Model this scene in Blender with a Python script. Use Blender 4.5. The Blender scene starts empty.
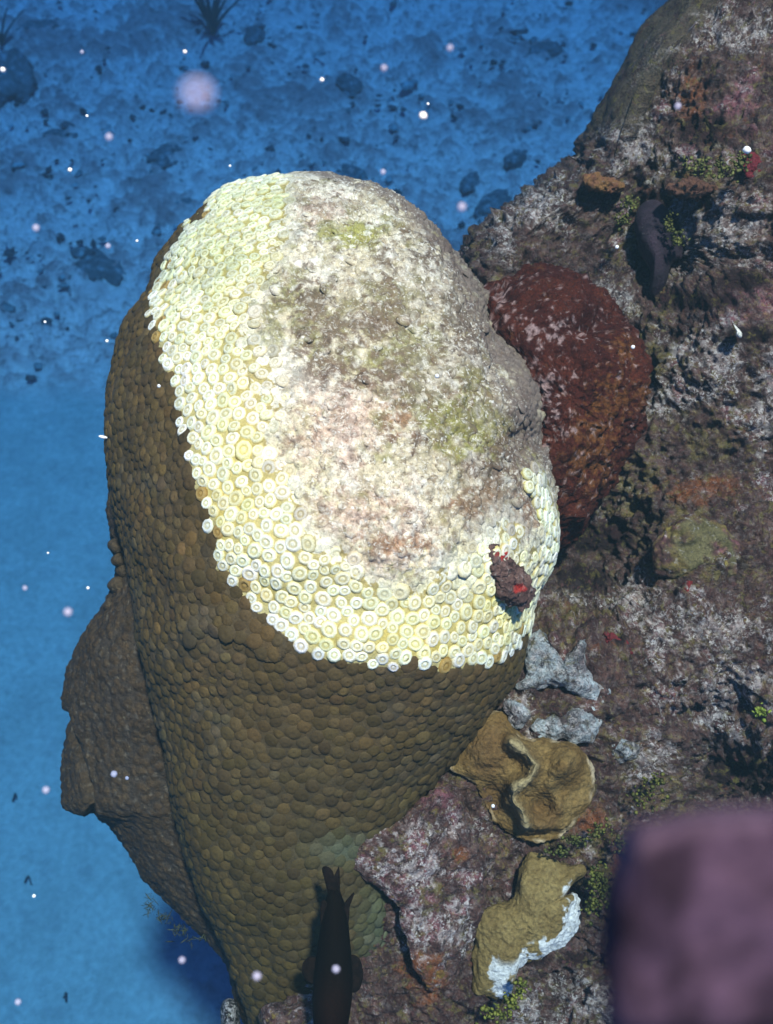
import bpy, math, random
import numpy as np
from mathutils import Vector, Matrix
from mathutils.kdtree import KDTree
random.seed(7)
RNG = np.random.default_rng(11)
SC = bpy.context.scene
COL = SC.collection

# ------------------------------------------------------------------ camera
PITCH = math.radians(55.0)
CAM_Z = 2.80
VFOV = math.radians(45.0)
IW, IH = 773.0, 1024.0
FPX = (IH / 2) / math.tan(VFOV / 2)
RIGHT = np.array([1.0, 0, 0])
FWD = np.array([0, math.cos(PITCH), -math.sin(PITCH)])
UPV = np.array([0, math.sin(PITCH), math.cos(PITCH)])
CAMP = np.array([0, 0, CAM_Z])
cd = bpy.data.cameras.new('camera')
cam = bpy.data.objects.new('camera', cd)
COL.objects.link(cam)
cam.location = CAMP
cam.rotation_euler = (math.pi / 2 - PITCH, 0, 0)
cd.sensor_fit = 'VERTICAL'
cd.sensor_height = 24.0
cd.lens = 12.0 / math.tan(VFOV / 2)
cd.clip_start = 0.01
cd.clip_end = 200.0
cd.dof.use_dof = True
cd.dof.focus_distance = 0.93
cd.dof.aperture_fstop = 9.5
SC.camera = cam

# ------------------------------------------------------------------ world, sun, exposure
SUN_DIR = Vector((0.13, -0.173, 0.978)).normalized()      # towards the sun
w = bpy.data.worlds.new('World')
SC.world = w
w.use_nodes = True
nt = w.node_tree
bg = nt.nodes['Background']
sky = nt.nodes.new('ShaderNodeTexSky')
sky.sky_type = 'NISHITA'
sky.sun_disc = False
sky.sun_elevation = math.asin(SUN_DIR.z)
sky.sun_rotation = math.atan2(SUN_DIR.x, SUN_DIR.y)
nt.links.new(sky.outputs[0], bg.inputs[0])
bg.inputs[1].default_value = 0.05
sl = bpy.data.lights.new('sun', 'SUN')
sun = bpy.data.objects.new('sun', sl)
COL.objects.link(sun)
sun.location = (0, 0, 6)
sun.rotation_euler = SUN_DIR.to_track_quat('Z', 'Y').to_euler()
sl.energy = 5.0
sl.angle = math.radians(3.0)
sl.color = (1.0, 0.60, 0.38)
SC.view_settings.view_transform = 'Standard'
SC.view_settings.look = 'None'
SC.view_settings.exposure = 1.6
SC.view_settings.gamma = 1.0
SC.cycles.volume_bounces = 0

# ------------------------------------------------------------------ helpers
def W(u, v, d):
    """a point of the place from picture position and distance along the view axis"""
    u = np.asarray(u, float); v = np.asarray(v, float); d = np.asarray(d, float)
    x = (u - IW / 2) / FPX; y = (IH / 2 - v) / FPX
    return CAMP + d[..., None] * (FWD + x[..., None] * RIGHT + y[..., None] * UPV)

def PR(P):
    q = P - CAMP
    d = q @ FWD
    return IW / 2 + FPX * (q @ RIGHT) / d, IH / 2 - FPX * (q @ UPV) / d, d

def _h(ix, iy, iz, seed):
    n = (ix.astype(np.uint32) * np.uint32(374761393)) ^ (iy.astype(np.uint32) * np.uint32(668265263)) \
        ^ (iz.astype(np.uint32) * np.uint32(2147483647)) ^ np.uint32((seed * 1274126177) & 0xffffffff)
    n = (n ^ (n >> np.uint32(13))) * np.uint32(1274126177)
    n = (n ^ (n >> np.uint32(16))) * np.uint32(2246822519)
    return n ^ (n >> np.uint32(15))

def noise(P, freq, seed=0):
    Q = P.reshape(-1, 3) * freq + 173.37 * (seed + 1)
    I = np.floor(Q).astype(np.int64); f = Q - I
    s = f * f * f * (f * (f * 6 - 15) + 10)
    out = np.zeros(len(Q))
    for dx in (0, 1):
        wx = s[:, 0] if dx else 1 - s[:, 0]
        for dy in (0, 1):
            wy = s[:, 1] if dy else 1 - s[:, 1]
            for dz in (0, 1):
                wz = s[:, 2] if dz else 1 - s[:, 2]
                h = _h(I[:, 0] + dx, I[:, 1] + dy, I[:, 2] + dz, seed)
                gx = ((h & np.uint32(1023)) / 511.5 - 1); gy = (((h >> np.uint32(10)) & np.uint32(1023)) / 511.5 - 1)
                gz = (((h >> np.uint32(20)) & np.uint32(1023)) / 511.5 - 1)
                out += wx * wy * wz * (gx * (f[:, 0] - dx) + gy * (f[:, 1] - dy) + gz * (f[:, 2] - dz))
    return (out * 1.5).reshape(P.shape[:-1])

def fbm(P, freq, octs=4, seed=0, gain=0.5, ridged=False):
    a = 1.0; t = 0.0; r = np.zeros(P.shape[:-1])
    for k in range(octs):
        n = noise(P, freq * 2.03 ** k, seed + k * 7)
        if ridged: n = 1 - 2 * np.abs(n)
        r += a * n; t += a; a *= gain
    return r / t

def worley(P, freq, seed=0):
    Q = P.reshape(-1, 3) * freq + 57.1 * (seed + 1)
    I = np.floor(Q).astype(np.int64)
    best = np.full(len(Q), 9.0); idr = np.zeros(len(Q))
    for dx in (-1, 0, 1):
        for dy in (-1, 0, 1):
            for dz in (-1, 0, 1):
                h = _h(I[:, 0] + dx, I[:, 1] + dy, I[:, 2] + dz, seed)
                px = I[:, 0] + dx + (h & np.uint32(1023)) / 1023.0
                py = I[:, 1] + dy + ((h >> np.uint32(10)) & np.uint32(1023)) / 1023.0
                pz = I[:, 2] + dz + ((h >> np.uint32(20)) & np.uint32(1023)) / 1023.0
                dd = (px - Q[:, 0]) ** 2 + (py - Q[:, 1]) ** 2 + (pz - Q[:, 2]) ** 2
                m = dd < best
                best[m] = dd[m]; idr[m] = (h[m] >> np.uint32(3) & np.uint32(255)) / 255.0
    return np.sqrt(best).reshape(P.shape[:-1]), idr.reshape(P.shape[:-1])

def sstep(a, b, x):
    t = np.clip((x - a) / (b - a), 0, 1)
    return t * t * (3 - 2 * t)

def mix(a, b, t):
    a = np.asarray(a, float); b = np.asarray(b, float)
    return a + (b - a) * np.asarray(t)[..., None]

def lin(*c):
    c = np.array(c, float) / 255.0
    return np.where(c <= 0.04045, c / 12.92, ((c + 0.055) / 1.055) ** 2.4)

def seg_dist(u, v, pts):
    pts = np.asarray(pts, float); best = np.full(np.shape(u), 1e9)
    for a, b in zip(pts[:-1], pts[1:]):
        ab = b - a; t = np.clip(((u - a[0]) * ab[0] + (v - a[1]) * ab[1]) / (ab @ ab + 1e-9), 0, 1)
        best = np.minimum(best, np.hypot(u - a[0] - t * ab[0], v - a[1] - t * ab[1]))
    return best

def inside(u, v, poly):
    c = np.zeros(np.shape(u), bool); n = len(poly)
    for i in range(n):
        x0, y0 = poly[i]; x1, y1 = poly[(i + 1) % n]
        if y0 == y1: continue
        k = ((y0 > v) != (y1 > v)) & (u < (x1 - x0) * (v - y0) / (y1 - y0) + x0)
        c ^= k
    return c

def blobs(u, v, lst):
    """soft weight of a list of (u, v, ru, rv)"""
    r = np.zeros(np.shape(u))
    for (a, b, ru, rv) in lst:
        r = np.maximum(r, np.exp(-(((u - a) / ru) ** 2 + ((v - b) / rv) ** 2)))
    return r

def smooth_closed(pts, n=240):
    p = np.asarray(pts, float); m = len(p); out = []
    for i in range(m):
        p0, p1, p2, p3 = p[i - 1], p[i], p[(i + 1) % m], p[(i + 2) % m]
        for t in np.linspace(0, 1, max(4, n // m), endpoint=False):
            out.append(0.5 * (2 * p1 + (p2 - p0) * t + (2 * p0 - 5 * p1 + 4 * p2 - p3) * t * t + (3 * p1 - p0 - 3 * p2 + p3) * t ** 3))
    return np.array(out)

def fast_mesh(name, V, quads=None, tris=None, col=None, smooth=True):
    me = bpy.data.meshes.new(name)
    V = np.ascontiguousarray(V, np.float32).reshape(-1, 3)
    parts = []; starts = []; s = 0
    for F, k in ((quads, 4), (tris, 3)):
        if F is not None and len(F):
            F = np.asarray(F, np.int32).reshape(-1, k)
            parts.append(F.ravel()); starts.append(s + np.arange(len(F), dtype=np.int32) * k); s += len(F) * k
    idx = np.concatenate(parts); st = np.concatenate(starts)
    me.vertices.add(len(V)); me.vertices.foreach_set('co', V.ravel())
    me.loops.add(len(idx)); me.loops.foreach_set('vertex_index', idx)
    me.polygons.add(len(st)); me.polygons.foreach_set('loop_start', st)
    me.update(calc_edges=True)
    me.polygons.foreach_set('use_smooth', np.full(len(st), smooth))
    if col is not None:
        a = me.color_attributes.new('Col', 'FLOAT_COLOR', 'POINT')
        c = np.ones((len(V), 4), np.float32); c[:, :3] = np.clip(np.asarray(col).reshape(-1, np.shape(col)[-1])[:, :3], 0.002, 0.9)
        if np.shape(col)[-1] == 4: c[:, 3] = np.asarray(col).reshape(-1, 4)[:, 3]
        a.data.foreach_set('color', c.ravel())
    me.validate()
    return me

def link(name, me, mat, parent=None):
    o = bpy.data.objects.new(name, me)
    COL.objects.link(o)
    if mat is not None and me is not None and not me.materials: me.materials.append(mat)
    if parent: o.parent = parent
    return o

def tag(o, label=None, cat=None, group=None, kind=None):
    if label: o['label'] = label
    if cat: o['category'] = cat
    if group: o['group'] = group
    if kind: o['kind'] = kind
    return o

def root(name, loc, label, cat, group=None):
    o = bpy.data.objects.new(name, None); COL.objects.link(o); o.location = loc; o.empty_display_size = 0.02
    return tag(o, label, cat, group)

def adopt(o, r):
    """o becomes a part of the thing r and keeps its place"""
    o.parent = r
    o.matrix_parent_inverse = Matrix.Translation(-r.location)
    return o

def gquads(nr, nc, wrap=False):
    r, c = np.meshgrid(np.arange(nr - 1), np.arange(nc if wrap else nc - 1), indexing='ij')
    c2 = (c + 1) % nc
    return np.stack([r * nc + c, (r + 1) * nc + c, (r + 1) * nc + c2, r * nc + c2], -1).reshape(-1, 4)

def gnormals(P, wrap, toward=None):
    if wrap:
        du = np.roll(P, -1, 1) - np.roll(P, 1, 1)
    else:
        du = np.gradient(P, axis=1)
    dv = np.gradient(P, axis=0)
    n = np.cross(du, dv)
    n /= np.linalg.norm(n, axis=-1, keepdims=True) + 1e-12
    return n

# ------------------------------------------------------------------ materials
def material(name, rough=0.8, noise_scale=500.0, noise_amt=0.3, bump=0.4, bump_scale=500.0, bump_dist=0.002, spec=0.3,
             objcol=False, base=None, crust=None):
    m = bpy.data.materials.new(name); m.use_nodes = True
    t = m.node_tree; b = t.nodes['Principled BSDF']
    geo = t.nodes.new('ShaderNodeNewGeometry')
    if base is None:
        a = t.nodes.new('ShaderNodeVertexColor'); a.layer_name = 'Col'; csock = a.outputs['Color']
    else:
        a = t.nodes.new('ShaderNodeRGB'); a.outputs[0].default_value = (*base, 1); csock = a.outputs[0]
    if objcol:
        oi = t.nodes.new('ShaderNodeObjectInfo')
        mx = t.nodes.new('ShaderNodeMix'); mx.data_type = 'RGBA'; mx.blend_type = 'MULTIPLY'; mx.inputs[0].default_value = 1
        t.links.new(csock, mx.inputs[6]); t.links.new(oi.outputs['Color'], mx.inputs[7]); csock = mx.outputs[2]
    n = t.nodes.new('ShaderNodeTexNoise'); n.inputs['Scale'].default_value = noise_scale; n.inputs['Detail'].default_value = 4
    n.inputs['Roughness'].default_value = 0.65
    t.links.new(geo.outputs['Position'], n.inputs['Vector'])
    mr = t.nodes.new('ShaderNodeMapRange')
    mr.inputs[1].default_value = 0.3; mr.inputs[2].default_value = 0.7
    mr.inputs[3].default_value = 1 - noise_amt; mr.inputs[4].default_value = 1 + noise_amt
    t.links.new(n.outputs[0], mr.inputs[0])
    sc = t.nodes.new('ShaderNodeVectorMath'); sc.operation = 'SCALE'
    t.links.new(csock, sc.inputs[0]); t.links.new(mr.outputs[0], sc.inputs['Scale'])
    out = sc.outputs[0]
    if crust:
        for (scale, lo, hi, amt, rgb, *masked) in crust:
            nn = t.nodes.new('ShaderNodeTexNoise'); nn.inputs['Scale'].default_value = scale; nn.inputs['Detail'].default_value = 6
            nn.inputs['Roughness'].default_value = 0.72; nn.inputs['Distortion'].default_value = 0.6
            off = t.nodes.new('ShaderNodeVectorMath'); off.operation = 'ADD'; off.inputs[1].default_value = (scale * .013, scale * .007, lo * 9)
            t.links.new(geo.outputs['Position'], off.inputs[0]); t.links.new(off.outputs[0], nn.inputs['Vector'])
            r2 = t.nodes.new('ShaderNodeMapRange'); r2.interpolation_type = 'SMOOTHSTEP'
            r2.inputs[1].default_value = lo; r2.inputs[2].default_value = hi; r2.inputs[3].default_value = 0; r2.inputs[4].default_value = amt
            t.links.new(nn.outputs[0], r2.inputs[0])
            mm = t.nodes.new('ShaderNodeMix'); mm.data_type = 'RGBA'
            if rgb[0] < 0: mm.blend_type = 'MULTIPLY'; rgb = tuple(-q for q in rgb)
            fac = r2.outputs[0]
            if masked:
                ml = t.nodes.new('ShaderNodeMath'); ml.operation = 'MULTIPLY'
                t.links.new(fac, ml.inputs[0]); t.links.new(a.outputs['Alpha'], ml.inputs[1]); fac = ml.outputs[0]
            t.links.new(fac, mm.inputs[0]); t.links.new(out, mm.inputs[6]); mm.inputs[7].default_value = (*rgb, 1)
            out = mm.outputs[2]
    t.links.new(out, b.inputs['Base Color'])
    b.inputs['Roughness'].default_value = rough
    b.inputs['Specular IOR Level'].default_value = spec
    if bump > 0:
        n2 = t.nodes.new('ShaderNodeTexNoise'); n2.inputs['Scale'].default_value = bump_scale; n2.inputs['Detail'].default_value = 5
        n2.inputs['Roughness'].default_value = 0.6
        t.links.new(geo.outputs['Position'], n2.inputs['Vector'])
        bp = t.nodes.new('ShaderNodeBump'); bp.inputs['Strength'].default_value = bump; bp.inputs['Distance'].default_value = bump_dist
        t.links.new(n2.outputs[0], bp.inputs['Height']); t.links.new(bp.outputs[0], b.inputs['Normal'])
    return m

M_CORAL = material('coral_tissue', 0.75, 420, 0.35, 0.7, 420, 0.003, 0.25, crust=[(300, .52, .62, .5, (-.5, -.45, -.4)), (150, .56, .66, .35, (-.5, -.5, -.5)), (380, .60, .68, .4, (0.34, 0.26, 0.16))])
M_POLYP = material('polyp_tissue', 0.7, 1100, 0.28, 0.25, 1200, 0.001, 0.16, objcol=True)
CRUST = [(42, .48, .60, .75, (0.034, 0.012, 0.013)), (95, .54, .63, .65, (0.15, 0.115, 0.03)), (75, .58, .67, .5, (0.19, 0.07, 0.075)), (130, .50, .60, .75, (0.38, 0.31, 0.31), 1), (260, .52, .61, .85, (0.60, 0.52, 0.51), 1),
         (210, .55, .63, .85, (0.018, 0.008, 0.008)), (48, .62, .70, .7, (0.15, 0.045, 0.018)), (300, .60, .66, .75, (0.72, 0.65, 0.64), 1)]
M_REEF = material('reef_crust', 0.75, 700, 0.5, 0.8, 450, 0.005, 0.22, crust=CRUST)
M_ROCK = material('weedy_rock', 0.85, 40, 0.5, 0.6, 60, 0.02, 0.1)
M_CROWN = material('coral_skeleton', 0.7, 700, 0.25, 0.4, 700, 0.002, 0.3, crust=[(40, .52, .64, .5, (0.19, 0.11, 0.065), 1), (95, .53, .63, .6, (0.15, 0.085, 0.05), 1), (150, .57, .66, .5, (0.19, 0.165, 0.05), 1), (180, .54, .63, .6, (0.78, 0.71, 0.64), 1), (300, .56, .63, .75, (0.10, 0.06, 0.04), 1), (360, .57, .64, .7, (0.86, 0.82, 0.79), 1)])
M_DIM = material('dull_crust', 0.8, 500, 0.4, 0.6, 450, 0.003, 0.25, crust=[(90, .54, .64, .6, (-.35, -.3, -.3)), (170, .57, .65, .6, (0.34, 0.29, 0.28)), (260, .56, .64, .6, (-.25, -.2, -.2))])
M_SAND = material('sand', 0.9, 60, 0.16, 0.5, 70, 0.02, 0.1, crust=[(7, .50, .64, .3, (0.20, 0.10, 0.11), 1), (17, .53, .63, .5, (0.22, 0.10, 0.10), 1), (34, .54, .63, .65, (0.16, 0.08, 0.08), 1), (28, .58, .66, .45, (0.85, 0.62, 0.58), 1), (60, .57, .64, .6, (0.15, 0.08, 0.08), 1), (24, .70, .74, .5, (0.2, 0.14, 0.14))])
M_SPONGE = material('sponge_skin', 0.8, 600, 0.45, 0.6, 500, 0.003, 0.3, crust=[(120, .56, .66, .5, (-.4, -.35, -.35)), (280, .58, .65, .5, (-.3, -.25, -.25)), (230, .63, .69, .45, (0.4, 0.33, 0.32))])
M_MAROON = material('maroon_crust', 0.8, 500, 0.5, 0.8, 400, 0.004, 0.12, crust=[(130, .55, .65, .6, (0.02, 0.006, 0.006)), (70, .58, .68, .45, (0.14, 0.055, 0.018)), (230, .62, .69, .6, (0.36, 0.25, 0.24))])
M_SOFT = material('purple_sponge_skin', 0.9, 200, 0.5, 0.6, 250, 0.003, 0.1)
M_FISH = material('dark_fish_skin', 0.9, 500, 0.4, 0.3, 500, 0.001, 0.02)
M_ALGAE = material('algae', 0.6, 600, 0.35, 0.2, 600, 0.001, 0.3)
M_SPECK = material('marine_snow', 0.7, 900, 0.1, 0.0, base=(0.85, 0.85, 0.88), spec=0.3)
M_FAINT = material('faint_marine_snow', 0.7, 900, 0.1, 0.0, base=(0.46, 0.50, 0.72), spec=0.1)
M_FAINT.node_tree.nodes['Principled BSDF'].inputs['Alpha'].default_value = 0.5

# ------------------------------------------------------------------ seabed (structure)
def seabed():
    # one sheet: fine under the view, coarse out to the horizon
    k = 1.26
    fx = np.concatenate([[-40, -25, -14, -8, -5.6, -4.3], np.linspace(-2.6, 2.6, 520) * k, [4.3, 5.6, 8, 14, 25, 40]])
    fy = np.concatenate([[-40, -25, -14, -8, -4, -1.5], np.linspace(-0.2, 5.2, 620) * k, [8, 10, 14, 25, 40]])
    X, Y = np.meshgrid(fx, fy)
    P = np.stack([X, Y, np.zeros_like(X)], -1)
    fade = sstep(4.3, 3.1, np.abs(X)) * sstep(8, 6.4, Y) * sstep(-1.5, -0.2, Y)
    u, v, d = PR(np.where(fade[..., None] > 0, P, np.array([0, 2.0, 0])))
    rub = sstep(415, 345, v + 26 * noise(P, 3.0, 3) + 12 * noise(P, 11.0, 4))
    rub = np.maximum(rub, 0.55 * blobs(u, v, [(215, 985, 45, 45), (330, 1080, 120, 60)]))
    low = fbm(P, 1.1, 3, 5)
    f1 = 1.5 * fbm(P, 6.5, 5, 9, 0.7); f2 = 1.5 * fbm(P, 26.0, 3, 12, 0.7)
    f3 = fbm(P * np.array([1, 1.6, 1]), 1.9, 5, 18, 0.66)
    P[..., 2] = fade * (0.03 * low + rub * (0.05 * f1 + 0.028 * f2 + 0.02 * f3) + (1 - rub) * (0.004 * f1 + 0.003 * f2))
    dark = rub * sstep(-0.20, 0.42, 1.0 * f3 + 0.5 * f1 + 0.55 * f2)
    sand = np.array([0.46, 0.48, 0.45]); tint = mix(sand, sand * 0.86, sstep(-.3, .3, f1))
    c = mix(tint, (0.95, 0.66, 0.60), 0.8 * rub)
    c = mix(c, (0.40, 0.21, 0.20), 0.85 * dark)
    c = mix(c, (0.3, 0.3, 0.3), 0.35 * sstep(0.15, 0.4, f2) * (1 - rub))
    c = np.concatenate([c, rub[..., None]], -1)
    me = fast_mesh('seabed', P, gquads(*X.shape)[:, ::-1], None, c)
    return tag(link('seabed', me, M_SAND), kind='structure')
seabed()

# ------------------------------------------------------------------ lofted and lumpy bodies
def rowfn(tab, sm=0.0):
    t = np.array(sorted(tab), float)
    def f(v):
        if sm <= 0: return np.interp(v, t[:, 0], t[:, 1])
        r = 0
        for k, wgt in ((-1, .25), (-.5, .25), (0, 0), (.5, .25), (1, .25)):
            r = r + wgt * np.interp(v + k * sm, t[:, 0], t[:, 1])
        return r
    return f

def loft(vrows, uL, uR, d0, b, nfront, nback=40, n=2.2, backk=0.8):
    th = np.concatenate([np.linspace(0, math.pi, nfront, endpoint=False), np.linspace(math.pi, 2 * math.pi, nback, endpoint=False)])
    ct = np.cos(th); s = np.sin(th)
    cx = np.sign(ct) * np.abs(ct) ** (2 / n); sx = np.sign(s) * np.abs(s) ** (2 / n)
    L, R = uL(vrows), uR(vrows)
    uc = (L + R) / 2; hw = (R - L) / 2
    u = uc[:, None] - hw[:, None] * cx[None]
    bb = b(vrows)[:, None]
    d = d0(vrows)[:, None] - np.where(sx > 0, bb * sx, backk * bb * sx)
    v = np.repeat(vrows[:, None], len(th), 1)
    return W(u, v, d), th

def lump(outline, d_edge, height, center=None, nphi=180, nring=60, p=2.0, q=2.0, back=0.02, extra=None, nback=6, csm=240):
    """a closed body with the given outline seen along the view axis; bulges by height towards the viewer"""
    o = smooth_closed(outline, csm)
    c = np.array(center if center else o.mean(0), float)
    ang = np.linspace(0, 2 * math.pi, nphi, endpoint=False)
    dx, dy = np.cos(ang), np.sin(ang)
    R = np.zeros(nphi)
    a = o - c; bb = np.roll(o, -1, 0) - c
    for i in range(nphi):
        den = dx[i] * (bb[:, 1] - a[:, 1]) - dy[i] * (bb[:, 0] - a[:, 0])
        with np.errstate(divide='ignore', invalid='ignore'):
            t = (a[:, 0] * (bb[:, 1] - a[:, 1]) - a[:, 1] * (bb[:, 0] - a[:, 0])) / den
            k = (a[:, 0] * dy[i] - a[:, 1] * dx[i]) / den
        ok = (t > 0) & (k >= -1e-6) & (k <= 1 + 1e-6)
        R[i] = t[ok].max() if ok.any() else 1
    s = np.concatenate([np.sin(np.linspace(0.004, 1, nring) * math.pi / 2), np.linspace(1, 0.01, nback + 1)[1:]])
    u = c[0] + s[:, None] * R * dx; v = c[1] + s[:, None] * R * dy
    prof = np.clip(1 - s ** p, 0, 1) ** (1 / q)
    h = height * prof
    h[nring:] = -back * np.clip(1 - s[nring:] ** 2, 0, 1) ** 0.5
    de = d_edge(u, v) if callable(d_edge) else d_edge
    d = de - h[:, None]
    if extra is not None:
        e = extra(u, v)
        e = e * (prof ** 0.7)[:, None]; e[nring:] = 0
        d = d - e
    P = W(u, v, d)
    front = np.zeros(P.shape[:2]); front[:nring] = 1
    return P, u, v, front, np.repeat(s[:, None], nphi, 1)

def close_caps(P, Q):
    """fan triangles that close a polar or lofted grid at both ends"""
    nr, nc = P.shape[:2]
    V = np.concatenate([P.reshape(-1, 3), P[0].mean(0)[None], P[-1].mean(0)[None]])
    i = np.arange(nc); j = (i + 1) % nc
    t0 = np.stack([np.full(nc, nr * nc), i, j], -1)
    t1 = np.stack([np.full(nc, nr * nc + 1), (nr - 1) * nc + j, (nr - 1) * nc + i], -1)
    return V, np.concatenate([t0, t1])

def body_mesh(name, P, col):
    V, T = close_caps(P, None)
    q = col.shape[-1]; c = np.concatenate([col.reshape(-1, q), col[0].mean(0)[None], col[-1].mean(0)[None]])
    me = fast_mesh(name, V, gquads(P.shape[0], P.shape[1], True), T, c)
    return me

def outward(P, N):
    c = P.reshape(-1, 3).mean(0)
    s = np.sign(np.sum((P - c) * N))
    return N * (s if s != 0 else 1)

# ------------------------------------------------------------------ reef rock (structure)
reefL = rowfn([(-200, 735), (-100, 712), (0, 674), (15, 660), (30, 646), (60, 624), (80, 614), (100, 605), (130, 593), (160, 585), (172, 578), (182, 555), (195, 541),
               (210, 523), (225, 503), (245, 481), (262, 474), (300, 470), (500, 478), (650, 470), (700, 440), (800, 400), (850, 345), (900, 318),
               (960, 285), (1005, 275), (1060, 265), (1300, 230)], 6)
CTRL = np.array([(690, 0, 1.22), (640, 120, 1.19), (610, 150, 1.18), (560, 230, 1.19), (720, 60, 1.15), (730, 210, 1.09), (655, 235, 1.24), (640, 215, 1.2), (625, 330, 1.18),
                 (720, 350, 1.08), (690, 470, 1.10), (610, 530, 1.15), (700, 560, 1.05), (700, 640, 1.02), (760, 700, 1.00), (742, 765, 1.16), (650, 740, 1.03),
                 (560, 690, 1.01), (610, 820, 1.01), (470, 790, 1.01), (430, 870, 0.99), (400, 960, 1.0), (540, 920, 1.02), (575, 975, 1.08), (480, 1010, 0.99),
                 (620, 1010, 1.0), (330, 1010, 0.99), (900, 200, 1.05), (900, 700, 1.0), (900, 1000, .98), (540, 560, 1.16), (530, 640, 1.05), (300, 1100, 1.0), (700, -120, 1.28)])
def reefD(u, v):
    num = 0; den = 1e-9
    for a, b, d in CTRL:
        wgt = np.exp(-(((u - a) ** 2 + (v - b) ** 2) / (2 * 42.0 ** 2))) + 0.02 / (1 + ((u - a) ** 2 + (v - b) ** 2) / 8000.0)
        num = num + wgt * d; den = den + wgt
    return num / den

WHITE = [(740, 30, 45, 28), (655, 60, 30, 30), (640, 140, 45, 40), (545, 205, 40, 30), (720, 230, 60, 50), (615, 300, 30, 20), (715, 360, 50, 45), (660, 400, 30, 30),
         (770, 400, 30, 60), (700, 640, 75, 45), (740, 690, 60, 50), (640, 600, 30, 25), (420, 870, 50, 28), (455, 930, 25, 30), (600, 1000, 50, 40), (530, 1010, 30, 30),
         (520, 720, 20, 20), (655, 760, 35, 30), (500, 240, 18, 30), (440, 830, 40, 15), (575, 590, 25, 15), (520, 700, 20, 12), (420, 930, 20, 30)]
OLIVE = [(690, 175, 40, 25), (635, 235, 25, 30), (720, 160, 30, 30), (700, 560, 50, 28), (660, 350, 30, 40), (625, 500, 45, 40), (560, 610, 40, 20), (600, 870, 25, 60),
         (650, 790, 40, 30), (575, 840, 30, 12), (700, 440, 40, 30), (510, 1000, 25, 12), (560, 730, 60, 15), (680, 520, 50, 25)]
RUST = [(600, 182, 26, 9), (700, 490, 70, 22), (590, 820, 35, 25), (430, 980, 30, 40), (690, 100, 25, 50), (715, 130, 35, 20), (420, 970, 30, 30), (620, 860, 14, 30), (455, 855, 20, 12)]
PINK = [(440, 800, 30, 30), (410, 880, 60, 35), (420, 930, 30, 25), (690, 130, 60, 30), (740, 110, 40, 40), (750, 300, 40, 40)]
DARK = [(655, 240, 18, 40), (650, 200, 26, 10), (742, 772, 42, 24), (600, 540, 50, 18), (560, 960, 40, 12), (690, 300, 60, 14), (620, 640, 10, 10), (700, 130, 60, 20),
        (580, 580, 40, 18), (740, 280, 40, 14), (750, 335, 40, 12)]  # near-black crust, plus painted shade in cavities, under coral and below the lobe
def reef_color(P, u, v, lowh=None):
    n1 = fbm(P, 38, 4, 31, 0.6); n2 = fbm(P, 140, 4, 33, 0.7); n3 = fbm(P, 90, 3, 35, 0.6); n4 = fbm(P, 60, 3, 39, 0.6); n5 = fbm(P, 260, 2, 37)
    c = mix((0.052, 0.026, 0.025), (0.11, 0.062, 0.054), sstep(-0.35, 0.35, n3))
    c = mix(c, (0.035, 0.018, 0.02), sstep(0.0, 0.35, n4) * 0.8)
    pk = blobs(u, v, PINK); c = mix(c, (0.22, 0.09, 0.12), sstep(0.25, 0.8, pk * 0.6 + 1.6 * n1) * 0.8)
    ol = blobs(u, v, OLIVE); c = mix(c, (0.125, 0.10, 0.035), sstep(0.35, 0.85, ol * 0.62 + 1.5 * n3 + 0.05))
    ru = blobs(u, v, RUST); c = mix(c, (0.17, 0.06, 0.022), sstep(0.45, 0.8, ru * 0.85 + 0.6 * n4))
    rim = sstep(62, 36, u - reefL(v) + 30 * n1) * sstep(150, 115, v)
    wh = blobs(u, v, WHITE)
    m = sstep(0.50, 0.78, 0.52 * wh + 1.05 * n2 + 0.4 * n1 + 0.10)
    c = mix(c, mix((0.26, 0.22, 0.225), (0.50, 0.46, 0.46), sstep(-.2, .3, n5)), m * 0.85)
    m2 = sstep(0.36, 0.5, n2 + 0.12 * wh) * 0.5
    c = mix(c, (0.5, 0.46, 0.48), m2)
    m3 = sstep(0.24, 0.40, fbm(P, 170, 2, 61)) * sstep(0, .3, n1 + .1)
    c = mix(c, (0.25, 0.22, 0.04), m3 * 0.5)
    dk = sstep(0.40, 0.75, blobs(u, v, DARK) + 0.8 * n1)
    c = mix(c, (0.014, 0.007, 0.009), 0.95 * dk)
    c = mix(c, (0.075, 0.066, 0.046), rim * .85)
    al = (1 - .85 * rim) * (0.14 + 0.86 * sstep(0.25, 0.85, wh * 0.85 + 1.8 * n1 + 0.02)) * (1 - dk)
    return np.concatenate([c * np.array([1.08, .90, .84]), al[..., None]], -1)

def reef_disp(P, u, v):
    big = fbm(P, 9, 3, 41); mid = fbm(P, 26, 4, 43, 0.6, True); f, _ = worley(P, 75, 44); fine = fbm(P, 120, 4, 45, 0.65)
    f2, _ = worley(P, 170, 46); vf = fbm(P, 330, 2, 47, 0.6)
    sm = 1 - 0.8 * sstep(62, 34, u - reefL(v)) * sstep(165, 120, v)
    return 0.024 * big + sm * (0.017 * mid + 0.008 * (0.6 - f) + 0.0045 * (0.55 - f2) + 0.010 * fine + 0.0022 * vf)

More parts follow.
